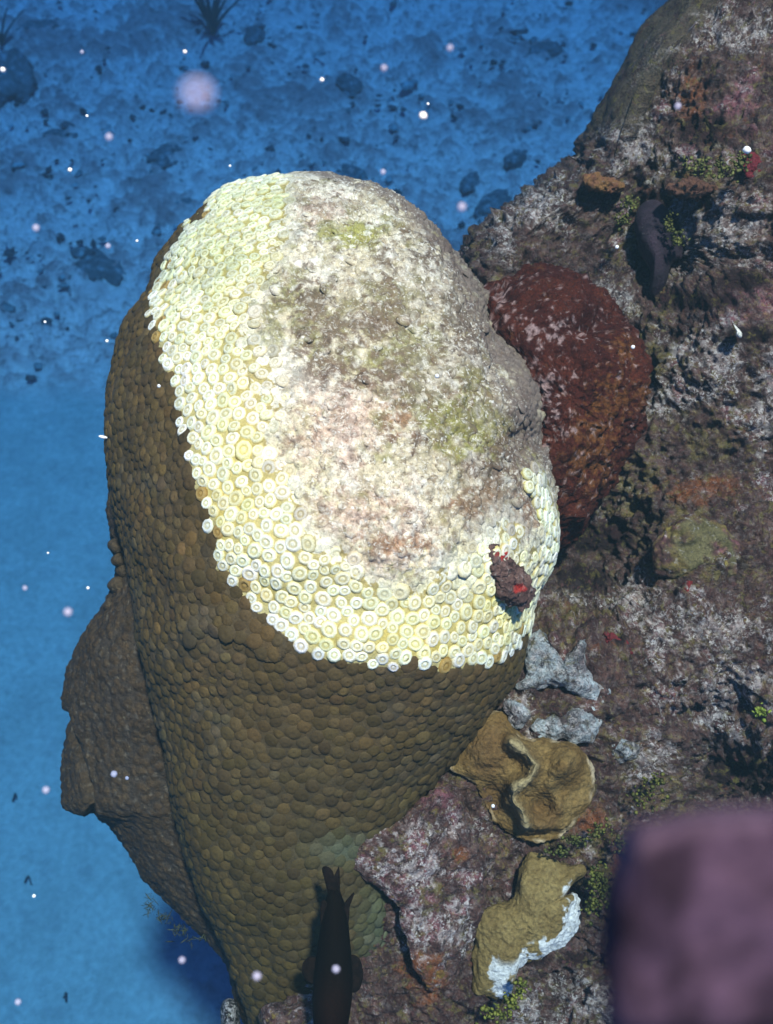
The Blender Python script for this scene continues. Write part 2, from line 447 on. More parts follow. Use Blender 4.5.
def reef():
    v = np.linspace(-190, 1290, 860)
    th = np.linspace(-math.pi / 2, math.pi / 2, 70)
    L = reefL(v)[:, None]
    a = 46.0; bdep = 0.13
    xs = a * (1 - np.cos(th)) ; ds = -bdep * np.sin(th)
    xb = np.concatenate([xs, a + (np.linspace(0, 1, 330)[1:] ** 1.25) * (1120 - 330)])
    u = L + xb[None] * np.where(np.arange(len(xb)) < 70, 1, (1100 - L) / (1120 - 330 + a) * 1.0 + 0 * L)
    V = np.repeat(v[:, None], u.shape[1], 1)
    dd = np.concatenate([bdep * (1 - np.sin(th)), np.zeros(329)])
    D = reefD(u, V) + dd[None] + np.where(np.arange(len(xb)) < 35, 0.5 * (1 - np.arange(len(xb)) / 35.0) ** 2, 0)
    P = W(u, V, D)
    N = gnormals(P, False); view = -(P - CAMP)
    if np.sum(N * view) < 0: N = -N
    P = P + N * reef_disp(P, u, V)[..., None]
    uu, vv, _ = PR(P)
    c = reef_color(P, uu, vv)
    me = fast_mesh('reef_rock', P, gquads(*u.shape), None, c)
    return tag(link('reef_rock', me, M_REEF), kind='structure')
reef()

# ------------------------------------------------------------------ big boulder coral
cL = rowfn([(171, 309), (172, 300), (174, 284), (178, 262), (184, 246), (190, 233), (200, 216), (210, 204), (220, 194), (230, 182), (240, 173), (255, 160), (270, 153), (285, 147),
            (300, 135), (320, 122), (350, 115), (380, 110), (420, 108), (460, 109), (500, 112), (540, 118), (580, 126), (600, 130), (640, 136), (660, 143), (700, 157),
            (740, 164), (800, 172), (840, 178), (880, 190), (900, 198), (920, 210), (940, 222), (960, 232), (980, 240), (1024, 252), (1110, 275)], 5)
cR = rowfn([(171, 311), (172, 322), (174, 338), (178, 357), (184, 376), (190, 394), (200, 412), (210, 427), (220, 440), (240, 463), (260, 480), (280, 493), (300, 505), (320, 513),
            (350, 527), (380, 538), (420, 547), (460, 551), (490, 553), (520, 555), (545, 555), (565, 550), (585, 541), (610, 531), (640, 527), (660, 523), (680, 515), (700, 501), (740, 470),
            (780, 438), (800, 421), (830, 404), (860, 398), (900, 397), (930, 396), (960, 384), (990, 364), (1024, 345), (1110, 320)], 8)
cD = rowfn([(171, 1.10), (250, 1.075), (400, 1.03), (600, 1.0), (800, 1.0), (1024, 1.03), (1110, 1.06)], 60)
def cB(v):
    hw = (cR(v) - cL(v)) / 2 * 1.0 / FPX
    return hw * np.interp(v, [171, 350, 550, 700, 900, 1110], [1.0, 0.92, 0.90, 0.85, 0.8, 0.75])

MARGIN = [(205, 212), (186, 228), (166, 258), (153, 288), (149, 318), (158, 345), (170, 378), (178, 410), (183, 440), (189, 472), (203, 510), (211, 545), (214, 566), (232, 590),
          (255, 611), (280, 631), (300, 647), (325, 661), (365, 664), (400, 667), (440, 669), (480, 667), (508, 655), (526, 638)]
BLEACH = MARGIN + [(560, 600), (640, 500), (640, 100), (205, 100)]
RIMR = [(534, 478), (541, 500), (549, 525), (553, 545), (548, 566)]
def coral_field(P, u, v):
    """own colour of the coral surface, and how far the surface is overgrown"""
    wob = 5 * noise(P, 70, 71)
    inb = inside(u + wob, v + wob, BLEACH)
    md = seg_dist(u, v, MARGIN)
    n1 = 1.8 * fbm(P, 30, 4, 51, 0.6); n2 = 2.0 * fbm(P, 110, 4, 53, 0.65); n3 = fbm(P, 15, 3, 55); n4 = 1.8 * fbm(P, 55, 3, 57)
    cream = mix((0.83, 0.79, 0.62), (0.85, 0.83, 0.74), sstep(-0.3, 0.3, n3))
    cream = mix(cream, (0.76, 0.67, 0.30), 0.8 * np.clip(blobs(u, v, [(250, 600, 60, 16), (330, 645, 60, 14), (420, 640, 90, 18), (215, 520, 14, 40), (500, 610, 30, 24), (240, 470, 16, 60)]) * sstep(-.3, .2, n1), 0, 1))
    cream = mix(cream, (0.80, 0.79, 0.76), sstep(13, 5, md))
    cream = mix(cream, (0.56, 0.56, 0.38), 0.8 * blobs(u, v, [(215, 260, 60, 70), (280, 200, 60, 25)]))
    # turf on the dead part
    pale = mix((0.56, 0.47, 0.34), (0.70, 0.61, 0.51), sstep(-.3, .3, n1))
    turf = pale
    turf = mix(turf, (0.76, 0.70, 0.42), 0.6 * sstep(150, 70, md) * sstep(380, 480, v) + 0.0 * v)
    pinkw = blobs(u, v, [(340, 420, 90, 70), (360, 520, 90, 60), (270, 235, 45, 25), (400, 560, 60, 40), (320, 210, 40, 20), (290, 440, 50, 60)])
    turf = mix(turf, (0.50, 0.32, 0.26), 0.75 * sstep(0.25, 0.9, pinkw * 0.75 + 0.5 * n2 + 0.35 * n1))
    oliv = blobs(u, v, [(310, 325, 60, 40), (400, 350, 60, 50), (440, 420, 60, 40), (480, 445, 45, 35), (300, 290, 40, 20), (350, 230, 45, 20), (385, 300, 40, 25), (500, 430, 30, 25)])
    turf = mix(turf, (0.25, 0.225, 0.085), 0.9 * sstep(0.16, 0.66, oliv * 0.75 + 0.6 * n4 + 0.2 * n2))
    yel = blobs(u, v, [(488, 440, 50, 30), (450, 420, 30, 26), (515, 430, 22, 18), (355, 235, 25, 14), (470, 390, 25, 20)])
    turf = mix(turf, (0.33, 0.30, 0.08), 0.88 * sstep(0.2, 0.6, yel * 0.8 + 0.5 * n4))
    drk = blobs(u, v, [(275, 238, 30, 16), (385, 262, 18, 22), (330, 330, 40, 30), (440, 250, 40, 22), (520, 520, 26, 36), (495, 505, 34, 26), (520, 445, 24, 18), (310, 300, 50, 22), (370, 330, 40, 40), (385, 365, 35, 25), (510, 450, 30, 16), (480, 510, 40, 28), (340, 370, 60, 20), (500, 480, 30, 30), (465, 330, 30, 40), (425, 440, 40, 12)])
    turf = mix(turf, (0.12, 0.072, 0.048), 0.9 * sstep(0.24, 0.66, drk * 0.7 + 0.6 * n2 + 0.3 * n1))
    brn = blobs(u, v, [(395, 545, 60, 12), (480, 505, 35, 25), (520, 520, 20, 30), (400, 420, 20, 20)])
    turf = mix(turf, (0.30, 0.15, 0.08), 0.85 * sstep(0.3, 0.7, brn * 0.8 + 0.5 * n2))
    turf = mix(turf, (0.13, 0.085, 0.06), 0.6 * sstep(0.35, 0.8, n2))
    turf = mix(turf, (0.78, 0.73, 0.66), 0.6 * sstep(0.12, 0.36, fbm(P, 130, 3, 59, 0.6)))
    gr = fbm(P, 210, 3, 66, 0.75)
    turf = turf * (1 + 0.95 * np.clip(gr, -.6, .6))[..., None]
    turf = mix(turf, (0.20, 0.15, 0.10), 0.55 * sstep(.2, .8, blobs(u, v, [(390, 300, 90, 60), (330, 320, 70, 40), (430, 380, 60, 60), (460, 320, 40, 60), (330, 200, 70, 22), (480, 500, 40, 40)]) * .7 + .6 * n4 + .3 * n2))
    # grey, worn right side and crest; right half also dimmed for flash falloff
    rightw = sstep(44, 16, cR(v) - u + 10 * n1) * sstep(500, 420, v) + 0.8 * sstep(420, 500, u - 0.25 * (v - 300)) * sstep(600, 380, v)
    turf = turf * (1.0 - 0.30 * sstep(360, 470, u) * sstep(560, 420, v))[..., None]  # flash falloff put into the turf colour
    turf = mix(turf, (0.13, 0.088, 0.076), 0.9 * np.clip(rightw, 0, 1) * sstep(-1.0, -.1, n1 + .5 * n2))
    band = 78 + 30 * n3 * 2 + 16 * n1 + 30 * sstep(330, 240, v) * sstep(330, 250, u) - 60 * sstep(250, 330, u) * sstep(300, 200, v) + 8 * sstep(500, 640, v)
    over = sstep(-34, 48, md - band - 16 * n2)
    c = mix(cream, turf, over)
    rr = seg_dist(u, v, RIMR)
    c = mix(c, (0.78, 0.77, 0.68), sstep(12, 6, rr)); over = over * sstep(5, 14, rr)
    # living tissue
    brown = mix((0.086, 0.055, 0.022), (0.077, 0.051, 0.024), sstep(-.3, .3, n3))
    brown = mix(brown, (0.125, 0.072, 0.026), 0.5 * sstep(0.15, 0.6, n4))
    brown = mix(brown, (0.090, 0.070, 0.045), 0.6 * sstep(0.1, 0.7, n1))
    brown = mix(brown, (0.058, 0.038, 0.012), 0.75 * sstep(660, 930, v))  # darker towards the foot: fading flash painted into the tissue colour
    brown = mix(brown, (0.10, 0.115, 0.075), 0.7 * np.clip(blobs(u, v, [(385, 930, 25, 50), (345, 850, 30, 14)]), 0, 1))
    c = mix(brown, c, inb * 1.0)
    return c, np.where(inb, over, 0), inb, md

def strip(u, v):
    return sstep(40, 14, cR(v) - u) * sstep(190, 230, v) * sstep(490, 410, v)

def big_coral():
    s = np.linspace(0, 1, 620)
    vr = 171.2 + (1108 - 171.2) * (0.10 * s + 0.90 * s ** 1.5 * (0.75 + 0.25 * s))
    P, th = loft(vr, cL, cR, cD, cB, 430, 60, 2.15)
    N = outward(P, gnormals(P, True))
    N0 = N.copy()
    u, v, d = PR(P)
    c, over, inb, md = coral_field(P, u, v)
    low = fbm(P, 7.5, 3, 21); mid = fbm(P, 24, 3, 22); fine = fbm(P, 150, 4, 24, 0.7); tf = fbm(P, 60, 4, 25, 0.65)
    # growth steps in the living flank: short ledges that hang over the polyps below
    up = UPV; q = (P @ up) * 14 + 1.6 * noise(P, 9, 27) + 0.8 * noise(P, 22, 28)
    saw = q - np.floor(q)
    ledge = (1 - saw) ** 3 * sstep(0.0, 0.35, noise(P, 6, 29)) * (~inb) * sstep(560, 640, v)
    dsp = 0.010 * low + 0.004 * mid + over * (0.0034 * fine + 0.0060 * tf + 0.0016 * fbm(P, 330, 2, 26)) + 0.0025 * ledge + 0.0008 * fine
    fw, _ = worley(P, 105, 17); dsp = dsp + over * 0.0028 * (0.55 - fw) * sstep(-.25, .1, noise(P, 14, 19))
    dsp = dsp - 0.012 * np.exp(-(((u - 470) / 40) ** 2 + ((v - 250 - (u - 470) * 1.6) / 60) ** 2))     # worn crease on the right shoulder
    dsp = dsp - 0.016 * np.exp(-(((u - 528) / 22) ** 2 + ((v - 438) / 20) ** 2)) - 0.008 * np.exp(-(((u - 505) / 16) ** 2 + ((v - 330) / 60) ** 2))
    dsp = dsp * sstep(171, 190, v)
    P = P + N * dsp[..., None]
    N = outward(P, gnormals(P, True))
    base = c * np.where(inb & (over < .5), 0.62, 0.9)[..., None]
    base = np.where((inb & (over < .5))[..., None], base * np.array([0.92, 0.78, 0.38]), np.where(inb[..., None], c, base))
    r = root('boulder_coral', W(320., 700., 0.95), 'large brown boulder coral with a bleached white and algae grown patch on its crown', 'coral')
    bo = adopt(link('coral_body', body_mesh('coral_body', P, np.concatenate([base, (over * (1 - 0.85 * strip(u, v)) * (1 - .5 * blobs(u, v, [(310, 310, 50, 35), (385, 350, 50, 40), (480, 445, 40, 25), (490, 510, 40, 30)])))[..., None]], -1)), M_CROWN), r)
    # ---- polyps: even packing over the surface that can be seen
    nf = 430
    Pf = P[:, :nf].reshape(-1, 3); Nf = (0.55 * N0 + 0.45 * N)[:, :nf].reshape(-1, 3); Nf /= np.linalg.norm(Nf, axis=1, keepdims=True); vf = v[:, :nf].ravel(); uf = u[:, :nf].ravel()
    ok = (vf > 176) & (vf < 1060)
    Pf, Nf, vf, uf = Pf[ok], Nf[ok], vf[ok], uf[ok]
    inbf = inside(uf, vf, BLEACH)
    rad = np.where(inbf, 0.0086, np.interp(vf, [200, 600, 800, 1024], [0.0074, 0.0082, 0.0092, 0.0098]))
    rad = rad * (1 + 0.16 * noise(Pf, 25, 91))
    cell = 0.012; grid = {}; seeds = []
    keyf = np.floor(Pf / cell).astype(int)
    for i in RNG.permutation(len(Pf)):
        k = tuple(keyf[i]); p = Pf[i]; good = True; ri = rad[i]
        for a in (-1, 0, 1):
            for b in (-1, 0, 1):
                for g in (-1, 0, 1):
                    lst = grid.get((k[0] + a, k[1] + b, k[2] + g))
                    if lst:
                        for j in lst:
                            qj = Pf[j]
                            if (p[0] - qj[0]) ** 2 + (p[1] - qj[1]) ** 2 + (p[2] - qj[2]) ** 2 < ri * ri * 0.80:
                                good = False; break
                    if not good: break
                if not good: break
            if not good: break
        if good:
            grid.setdefault(k, []).append(i); seeds.append(i)
    S = Pf[seeds].copy()
    sub = np.arange(0, len(Pf), 3)
    for it in range(6):
        kd = KDTree(len(S))
        for i, p in enumerate(S): kd.insert(p, i)
        kd.balance()
        own = np.array([kd.find(p)[1] for p in Pf[sub]])
        cnt = np.bincount(own, minlength=len(S)); T = np.zeros_like(S)
        for a in range(3): T[:, a] = np.bincount(own, weights=Pf[sub][:, a], minlength=len(S))
        S = np.where(cnt[:, None] > 0, T / np.maximum(cnt, 1)[:, None], S)
    kdv = KDTree(len(sub))
    for i, p in enumerate(Pf[sub]): kdv.insert(p, i)
    kdv.balance()
    near = np.array([kdv.find(p)[1] for p in S]); S = Pf[sub][near]; SN = Nf[sub][near]
    kd = KDTree(len(S))
    for i, p in enumerate(S): kd.insert(p, i)
    kd.balance()
    nn = np.array([np.mean([x[2] for x in kd.find_n(p, 4)[1:]]) for p in S])
    R = np.clip(np.where(inside(*PR(S)[:2], BLEACH), 0.60, 0.48) * nn, 0.0030, 0.0074) * RNG.uniform(0.82, 1.06, len(S))
    su, sv, sd = PR(S)
    sc, so, sin_, smd = coral_field(S, su, sv)
    view = (CAMP - S); view /= np.linalg.norm(view, axis=1, keepdims=True)
    facing = np.sum(view * SN, 1)
    keep = facing > -0.25
    # a cup (bleached) and a dome (living): r, height, tint
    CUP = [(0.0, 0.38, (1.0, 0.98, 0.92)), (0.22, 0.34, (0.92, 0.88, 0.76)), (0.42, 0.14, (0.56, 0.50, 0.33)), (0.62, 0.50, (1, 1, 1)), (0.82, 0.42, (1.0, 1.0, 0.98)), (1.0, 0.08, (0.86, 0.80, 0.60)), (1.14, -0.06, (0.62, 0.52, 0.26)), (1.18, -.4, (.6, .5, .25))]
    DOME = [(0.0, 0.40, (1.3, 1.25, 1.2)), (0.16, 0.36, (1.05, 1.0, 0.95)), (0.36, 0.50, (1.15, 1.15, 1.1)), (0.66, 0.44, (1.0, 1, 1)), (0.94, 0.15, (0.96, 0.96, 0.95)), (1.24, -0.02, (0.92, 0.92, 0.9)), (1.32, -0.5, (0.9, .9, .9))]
    NS = 9
    def proto(prof, seed, shift):
        rg = np.random.default_rng(seed); V = [(shift * prof[0][1], 0, prof[0][1])]; C = [prof[0][2]]; F = []
        el = rg.uniform(-0.09, 0.09, 3)
        for k, (rr, hh, tc) in enumerate(prof[1:]):
            for j in range(NS):
                a = 2 * math.pi * j / NS
                q2 = rr * (1 + el[0] * math.cos(2 * a) + el[1] * math.sin(2 * a) + 0.05 * rg.uniform(-1, 1))
                V.append((q2 * math.cos(a) + shift * max(hh, 0), q2 * math.sin(a), hh + 0.04 * rg.uniform(-1, 1))); C.append(tc)
        T = [(0, 1 + j, 1 + (j + 1) % NS) for j in range(NS)]; Q = []
        for k in range(len(prof) - 2):
            o = 1 + k * NS
            Q += [(o + j, o + NS + j, o + NS + (j + 1) % NS, o + (j + 1) % NS) for j in range(NS)]
        return np.array(V), np.array(Q), np.array(T), np.array(C)
    cups = [proto(CUP, k, 0.0) for k in range(6)]; domes = [proto(DOME, 20 + k, 0.25) for k in range(6)]
    MOUND = [(0.0, 0.30, (1, 1, 1)), (0.22, 0.24, (.9, .9, .9)), (0.45, 0.36, (1, 1, 1)), (0.75, 0.26, (1, 1, 1)), (1.0, 0.04, (1, 1, 1)), (1.2, -0.14, (.85, .85, .85)), (1.25, -.4, (.8, .8, .8))]
    mounds = [proto(MOUND, 40 + k, 0.0) for k in range(6)]; MV, MQ, MT, MC = [], [], [], []; moff = 0
    def mesh_of(pr, nm): return fast_mesh(nm, pr[0], pr[1], pr[2], pr[3])
    cup_me = [mesh_of(p, 'bleached_polyp') for p in cups]; dome_me = [mesh_of(p, 'polyp') for p in domes]
    for m in cup_me + dome_me: m.materials.append(M_POLYP)
    dn = -UPV
    def frame(i):
        n = SN[i] + 0.08 * RNG.normal(size=3); n /= np.linalg.norm(n)
        x = dn - n * (dn @ n); x /= np.linalg.norm(x); y = np.cross(n, x)
        return x, y, n
    psz = R / sd * np.clip(facing, 0.15, 1)
    inframe = (su > 0) & (su < IW) & (sv > 0) & (sv < IH) & keep
    hidden = (su > 405) & (sv > 840)
    clean = sin_ & (so <= 0.4)
    def top(mask):
        idx = np.where(mask & inframe & ~hidden)[0]
        return set(idx[np.argsort(-psz[idx])][:300].tolist())
    pickw = top(clean); pickb = top(~sin_)
    VV, QQ, TT, CC = [], [], [], []; off = 0
    for i in np.where(keep)[0]:
        x, y, n = frame(i)
        bl = bool(sin_[i]); k = int(RNG.integers(6))
        hgt = 0.72 if bl else 0.47
        if bl and so[i] > 0.5 + 0.28 * RNG.uniform(-.3, 1):      # a cup buried under the turf: a low swelling
            if RNG.random() < 0.25 + 0.35 * (sv[i] < 400): continue
            pv, pq, pt, pc = mounds[k]; rr = R[i] * RNG.uniform(.75, 1.05)
            MV.append(S[i] - 0.16 * rr * n + rr * (pv[:, :1] * x + pv[:, 1:2] * y + RNG.uniform(.5, 1.0) * pv[:, 2:] * n)); MC.append(pc)
            MQ.append(pq + moff); MT.append(pt + moff); moff += len(pv); continue
        if bl: hgt *= (1 - 0.6 * so[i])
        if (not bl) and RNG.random() < 0.25: hgt *= 1.4
        if bl:
            a = RNG.uniform(0, 6.28); x, y = x * math.cos(a) + y * math.sin(a), y * math.cos(a) - x * math.sin(a)
        col = sc[i] * RNG.uniform(0.82, 1.12) * np.array([1, RNG.uniform(0.95, 1.03), RNG.uniform(0.85, 1.05)])
        if bl and smd[i] < 13 and RNG.random() < 0.12: col = np.array([0.36, 0.24, 0.09])      # a few tan cups at the margin
        if not bl: col = col * RNG.uniform(0.85, 1.25)
        rr = R[i] * (1.0 if bl else 1.06)
        if i in pickw or i in pickb:
            o = bpy.data.objects.new('bleached_polyp' if bl else 'polyp', (cup_me if bl else dome_me)[k]); COL.objects.link(o)
            o.parent = r
            Mx = Matrix.Identity(4)
            for a in range(3):
                Mx[a][0] = x[a] * rr; Mx[a][1] = y[a] * rr; Mx[a][2] = n[a] * rr * hgt; Mx[a][3] = S[i][a] - r.location[a]
            o.matrix_local = Mx
            o.color = (*np.clip(col, 0.003, 0.88), 1)
        else:
            pv, pq, pt, pc = (cups if bl else domes)[k]
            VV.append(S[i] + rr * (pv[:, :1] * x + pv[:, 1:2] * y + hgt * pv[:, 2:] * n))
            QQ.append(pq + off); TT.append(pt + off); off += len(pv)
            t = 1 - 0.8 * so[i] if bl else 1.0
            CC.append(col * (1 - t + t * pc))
    VV = np.concatenate(VV); CC = np.concatenate(CC)
    if True:
        nz = fbm(VV, 160, 3, 95, 0.65); CC = CC * (1 + 0.35 * nz[:, None])
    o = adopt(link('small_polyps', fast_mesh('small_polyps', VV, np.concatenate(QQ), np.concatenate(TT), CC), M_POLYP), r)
    o['kind'] = 'stuff'
    MV = np.concatenate(MV); mu, mv_, _ = PR(MV); cc, oo, _, _ = coral_field(MV, mu, mv_)
    o = adopt(link('overgrown_polyps', fast_mesh('overgrown_polyps', MV, np.concatenate(MQ), np.concatenate(MT), np.concatenate([cc * np.concatenate(MC), (oo * .8 * (1 - strip(mu, mv_)))[:, None]], -1)), M_CROWN), r)
    o['kind'] = 'stuff'
    print('POLYPS', len(S), len(pickw), len(pickb), int(clean.sum()))
    return r
big_coral()

# ------------------------------------------------------------------ generic small bodies
def make_lump(name, outline, d_edge, height, label, cat, mat, colf, dispf=None, group=None, kind=None, parent=None, **kw):
    P, u, v, fr, s = lump(outline, d_edge, height, **kw)
    N = outward(P, gnormals(P, True))
    if dispf is not None: P = P + N * (dispf(P, u, v, s) * (0.25 + 0.75 * fr))[..., None]
    c = colf(P, u, v, s)
    o = link(name, body_mesh(name, P, np.broadcast_to(c, P.shape[:2] + (np.shape(c)[-1],)).copy()), mat)
    if parent is not None: adopt(o, parent)
    tag(o, label, cat, group, kind)
    return o

# the lower lobe of coral behind the left flank
def side_coral():
    L = rowfn([(470, 118), (490, 110), (520, 109), (545, 113), (560, 117), (575, 118), (590, 112), (605, 103), (625, 88), (650, 74), (670, 66), (700, 62), (720, 63), (740, 65),
               (780, 62), (806, 61), (813, 68), (817, 86), (822, 103), (835, 115), (855, 130), (880, 143), (896, 158), (915, 180), (940, 206), (965, 224), (1010, 238), (1060, 262)], 4)
    R = rowfn([(470, 190), (560, 215), (700, 250), (850, 260), (1060, 300)], 10)
    D = rowfn([(470, 1.09), (600, 1.10), (800, 1.13), (1060, 1.12)], 20)
    B = rowfn([(470, .03), (520, .05), (700, .085), (820, .085), (900, .06), (1060, .04)], 30)
    vr = np.linspace(470, 1060, 430)
    P, th = loft(vr, L, R, D, B, 260, 40, 2.0)
    N = outward(P, gnormals(P, True))
    u, v, d = PR(P)
    f, idr = worley(P, 150, 5)
    dsp = 0.006 * fbm(P, 16, 3, 3) + 0.0032 * (0.55 - f) + 0.0012 * fbm(P, 140, 3, 8)
    dsp += -0.01 * np.exp(-(seg_dist(u, v, [(64, 715), (74, 745), (88, 790), (92, 822)]) / 3.5) ** 2)
    P = P + N * dsp[..., None]
    c = mix((0.052, 0.028, 0.014), (0.068, 0.039, 0.020), sstep(-.3, .3, fbm(P, 50, 3, 6)))
    c = c * (0.75 + 0.5 * idr)[..., None]
    c = mix(c, (0.05, 0.034, 0.026), sstep(0.45, 0.7, f) * 0.8)
    c = mix(c, (0.14, 0.105, 0.08), sstep(0.3, 0.45, fbm(P, 200, 2, 16)) * 0.6)
    r = root('coral_lobe', W(150., 800., 1.1), 'darker finely textured coral lobe behind the left flank of the large coral', 'coral')
    adopt(link('lobe_body', body_mesh('lobe_body', P, c), M_CORAL), r)
    # knobs along the edge beside the crevice
    kn = []
    for (a, b, s) in [(117, 546, 9), (119, 560, 8), (118, 585, 10), (126, 598, 9), (136, 618, 9), (124, 571, 8), (112, 606, 9), (128, 584, 8)]:
        ang = np.linspace(0, 2 * math.pi, 10, endpoint=False)
        kn.append(adopt(make_lump('knob', [(a + s * math.cos(t) * (1 + .12 * math.sin(3 * t + a)), b + s * .9 * math.sin(t)) for t in ang], 1.075, 0.011, None, None, M_CORAL,
                  lambda P, u, v, s: mix((0.07, 0.042, 0.022), (0.09, 0.055, 0.03), sstep(-.3, .3, noise(P, 150, 4))), lambda P, u, v, s: 0.0012 * fbm(P, 150, 3, 9), nphi=36, nring=14, csm=60, nback=4, back=.012), r))
side_coral()

# maroon encrusted lobe (right of the coral)
def maroon(P, u, v, s):
    n1 = fbm(P, 40, 4, 3, .6); n2 = fbm(P, 130, 3, 4, .6); n3 = fbm(P, 22, 3, 6)
    c = mix((0.040, 0.008, 0.006), (0.074, 0.016, 0.009), sstep(-.3, .3, n1))
    c = mix(c, (0.15, 0.055, 0.016), 0.8 * sstep(.35, .8, blobs(u, v, [(610, 400, 30, 40), (590, 450, 40, 60), (625, 350, 16, 22), (545, 470, 18, 30), (640, 395, 8, 22)]) * .7 + n2))
    c = mix(c, (0.34, 0.22, 0.22), .8 * sstep(.5, .9, blobs(u, v, [(548, 395, 18, 40), (562, 425, 12, 30), (560, 330, 35, 14), (535, 350, 14, 40), (498, 300, 15, 25)]) * .65 + 1.8 * n2))
    c = mix(c, (0.40, 0.30, 0.30), .6 * sstep(.34, .5, fbm(P, 200, 2, 18)) * sstep(-.1, .3, n3))
    return c
make_lump('encrusted_lobe', [(478, 300), (492, 283), (515, 274), (550, 269), (590, 279), (620, 299), (638, 330), (648, 375), (642, 425), (626, 462), (606, 495), (585, 528), (562, 548), (548, 552),
                             (520, 520), (490, 420)], 1.075, 0.085, 'dark maroon rounded lobe crusted with rust and white flecks beside the bleached crown', 'sponge', M_MAROON, maroon,
          lambda P, u, v, s: 0.014 * fbm(P, 16, 3, 2) + 0.011 * fbm(P, 50, 4, 5, .65) + 0.004 * fbm(P, 200, 3, 15) - 0.022 * np.exp(-(np.hypot((u - 603) / 26, (v - 318) / 15)) ** 2),
          center=(572, 400), nphi=300, nring=130, p=2.2, q=2.0, back=0.06)

# reef outcrop that overlaps the foot of the coral
make_lump('reef_outcrop', [(337, 842), (350, 831), (372, 829), (398, 822), (432, 792), (456, 790), (480, 840), (486, 900), (470, 950), (440, 990), (418, 975), (405, 935), (398, 905), (382, 893), (365, 878), (345, 868)],
          lambda u, v: np.interp(u, [337, 372, 400, 470], [0.955, 0.957, 0.962, 0.985]), 0.012, 'pinkish white speckled rock overlapping the foot of the large coral', 'rock', M_REEF,
          lambda P, u, v, s: mix(reef_color(P, u, v), (0.50, 0.43, 0.44, .9), .7 * sstep(.30, .5, fbm(P, 150, 3, 77, .6) + .25 * blobs(u, v, [(410, 865, 40, 25), (400, 840, 30, 10)]))),
          lambda P, u, v, s: (0.007 * fbm(P, 40, 4, 12, .6) + 0.0035 * fbm(P, 130, 3, 13)), center=(425, 880), nphi=260, nring=90, p=6, q=2.5, back=0.08)
make_lump('reef_outcrop', [(262, 1010), (285, 1004), (305, 1006), (322, 1016), (330, 1040), (330, 1075), (290, 1085), (262, 1070)], 0.955, 0.02, 'small pinkish rock crust at the very foot of the coral', 'rock', M_REEF,
          lambda P, u, v, s: mix(reef_color(P, u, v), (0.45, 0.36, 0.38, .9), .7 * sstep(.1, .4, fbm(P, 150, 3, 77, .6))), lambda P, u, v, s: (0.006 * fbm(P, 40, 4, 12, .6) + 0.003 * fbm(P, 130, 3, 13)), nphi=120, nring=40, p=4, back=.06)

# tan folded coral
FOLD = [(512, 742), (526, 752), (536, 765), (530, 778), (514, 788), (512, 800), (522, 812), (526, 826)]
FOLD2 = [(575, 752), (560, 770), (548, 790), (556, 808), (545, 822)]
def tan1(P, u, v, s):
    n1 = fbm(P, 50, 3, 2); n2 = fbm(P, 220, 3, 3)
    c = mix((0.15, 0.082, 0.024), (0.215, 0.13, 0.045), sstep(-.3, .3, n1))
    c = mix(c, (0.13, 0.065, 0.022), .7 * sstep(.2, .8, blobs(u, v, [(490, 750, 25, 35), (545, 815, 20, 18), (495, 800, 20, 20)])))
    c = mix(c, (0.40, 0.31, 0.17), .8 * np.exp(-(seg_dist(u, v, FOLD) / 4.0) ** 2))
    c = mix(c, (0.48, 0.36, 0.24), sstep(.93, .99, s) * sstep(-.1, .25, n1))
    return c * (1 + .3 * n2)[..., None]
make_lump('folded_coral', [(470, 722), (488, 711), (505, 716), (524, 735), (550, 739), (577, 745), (592, 764), (594, 790), (584, 815), (566, 832), (543, 842), (518, 836), (498, 825), (484, 800), (470, 780), (450, 770), (452, 760)],
          0.993, 0.014, 'tan folded coral with a pale curling ridge on the reef below the large coral', 'coral', M_CORAL, tan1,
          lambda P, u, v, s: 0.006 * fbm(P, 40, 4, 4, .6) + 0.0012 * (.5 - worley(P, 300, 5)[0]), center=(525, 780), nphi=280, nring=110, p=3, q=2, back=0.04,
          extra=lambda u, v: 0.028 * np.exp(-(seg_dist(u, v, FOLD) / 8.0) ** 2) + 0.020 * np.exp(-(seg_dist(u, v, FOLD2) / 12.0) ** 2) - 0.022 * blobs(u, v, [(494, 802, 14, 18), (548, 806, 12, 18), (535, 834, 28, 6)])
          + .012 * blobs(u, v, [(485, 745, 20, 25), (565, 765, 20, 16)]))
# tan lobed coral with a white edge
WEDGE = [(576, 898), (574, 925), (560, 944), (528, 958), (498, 966), (500, 990)]
def tan2(P, u, v, s):
    f, _ = worley(P, 230, 8); n1 = fbm(P, 45, 3, 2)
    c = mix((0.185, 0.12, 0.042), (0.235, 0.16, 0.06), sstep(-.3, .3, n1)); c = mix(c, (0.14, 0.085, 0.03), sstep(.5, .2, f) * .6)
    c = mix(c, (0.60, 0.59, 0.60), sstep(11, 8, seg_dist(u, v, WEDGE) + 26 * fbm(P, 60, 4, 9, .65)) * sstep(.45, .6, s))
    return c
make_lump('lobed_coral', [(530, 854), (548, 856), (566, 866), (582, 866), (584, 874), (573, 886), (566, 894), (578, 895), (580, 912), (578, 930), (566, 946), (540, 960), (518, 968), (512, 990), (497, 998), (476, 994), (473, 970), (474, 945), (472, 922), (484, 906), (508, 901), (518, 888), (521, 866)],
          0.991, 0.018, 'tan lobed coral with a bright white lower edge near the foot of the reef', 'coral', M_CORAL, tan2,
          lambda P, u, v, s: 0.007 * fbm(P, 40, 4, 4, .6) + 0.0012 * (.5 - worley(P, 260, 5)[0]), center=(524, 925), nphi=280, nring=100, p=3.5, q=2, back=0.05, csm=400)
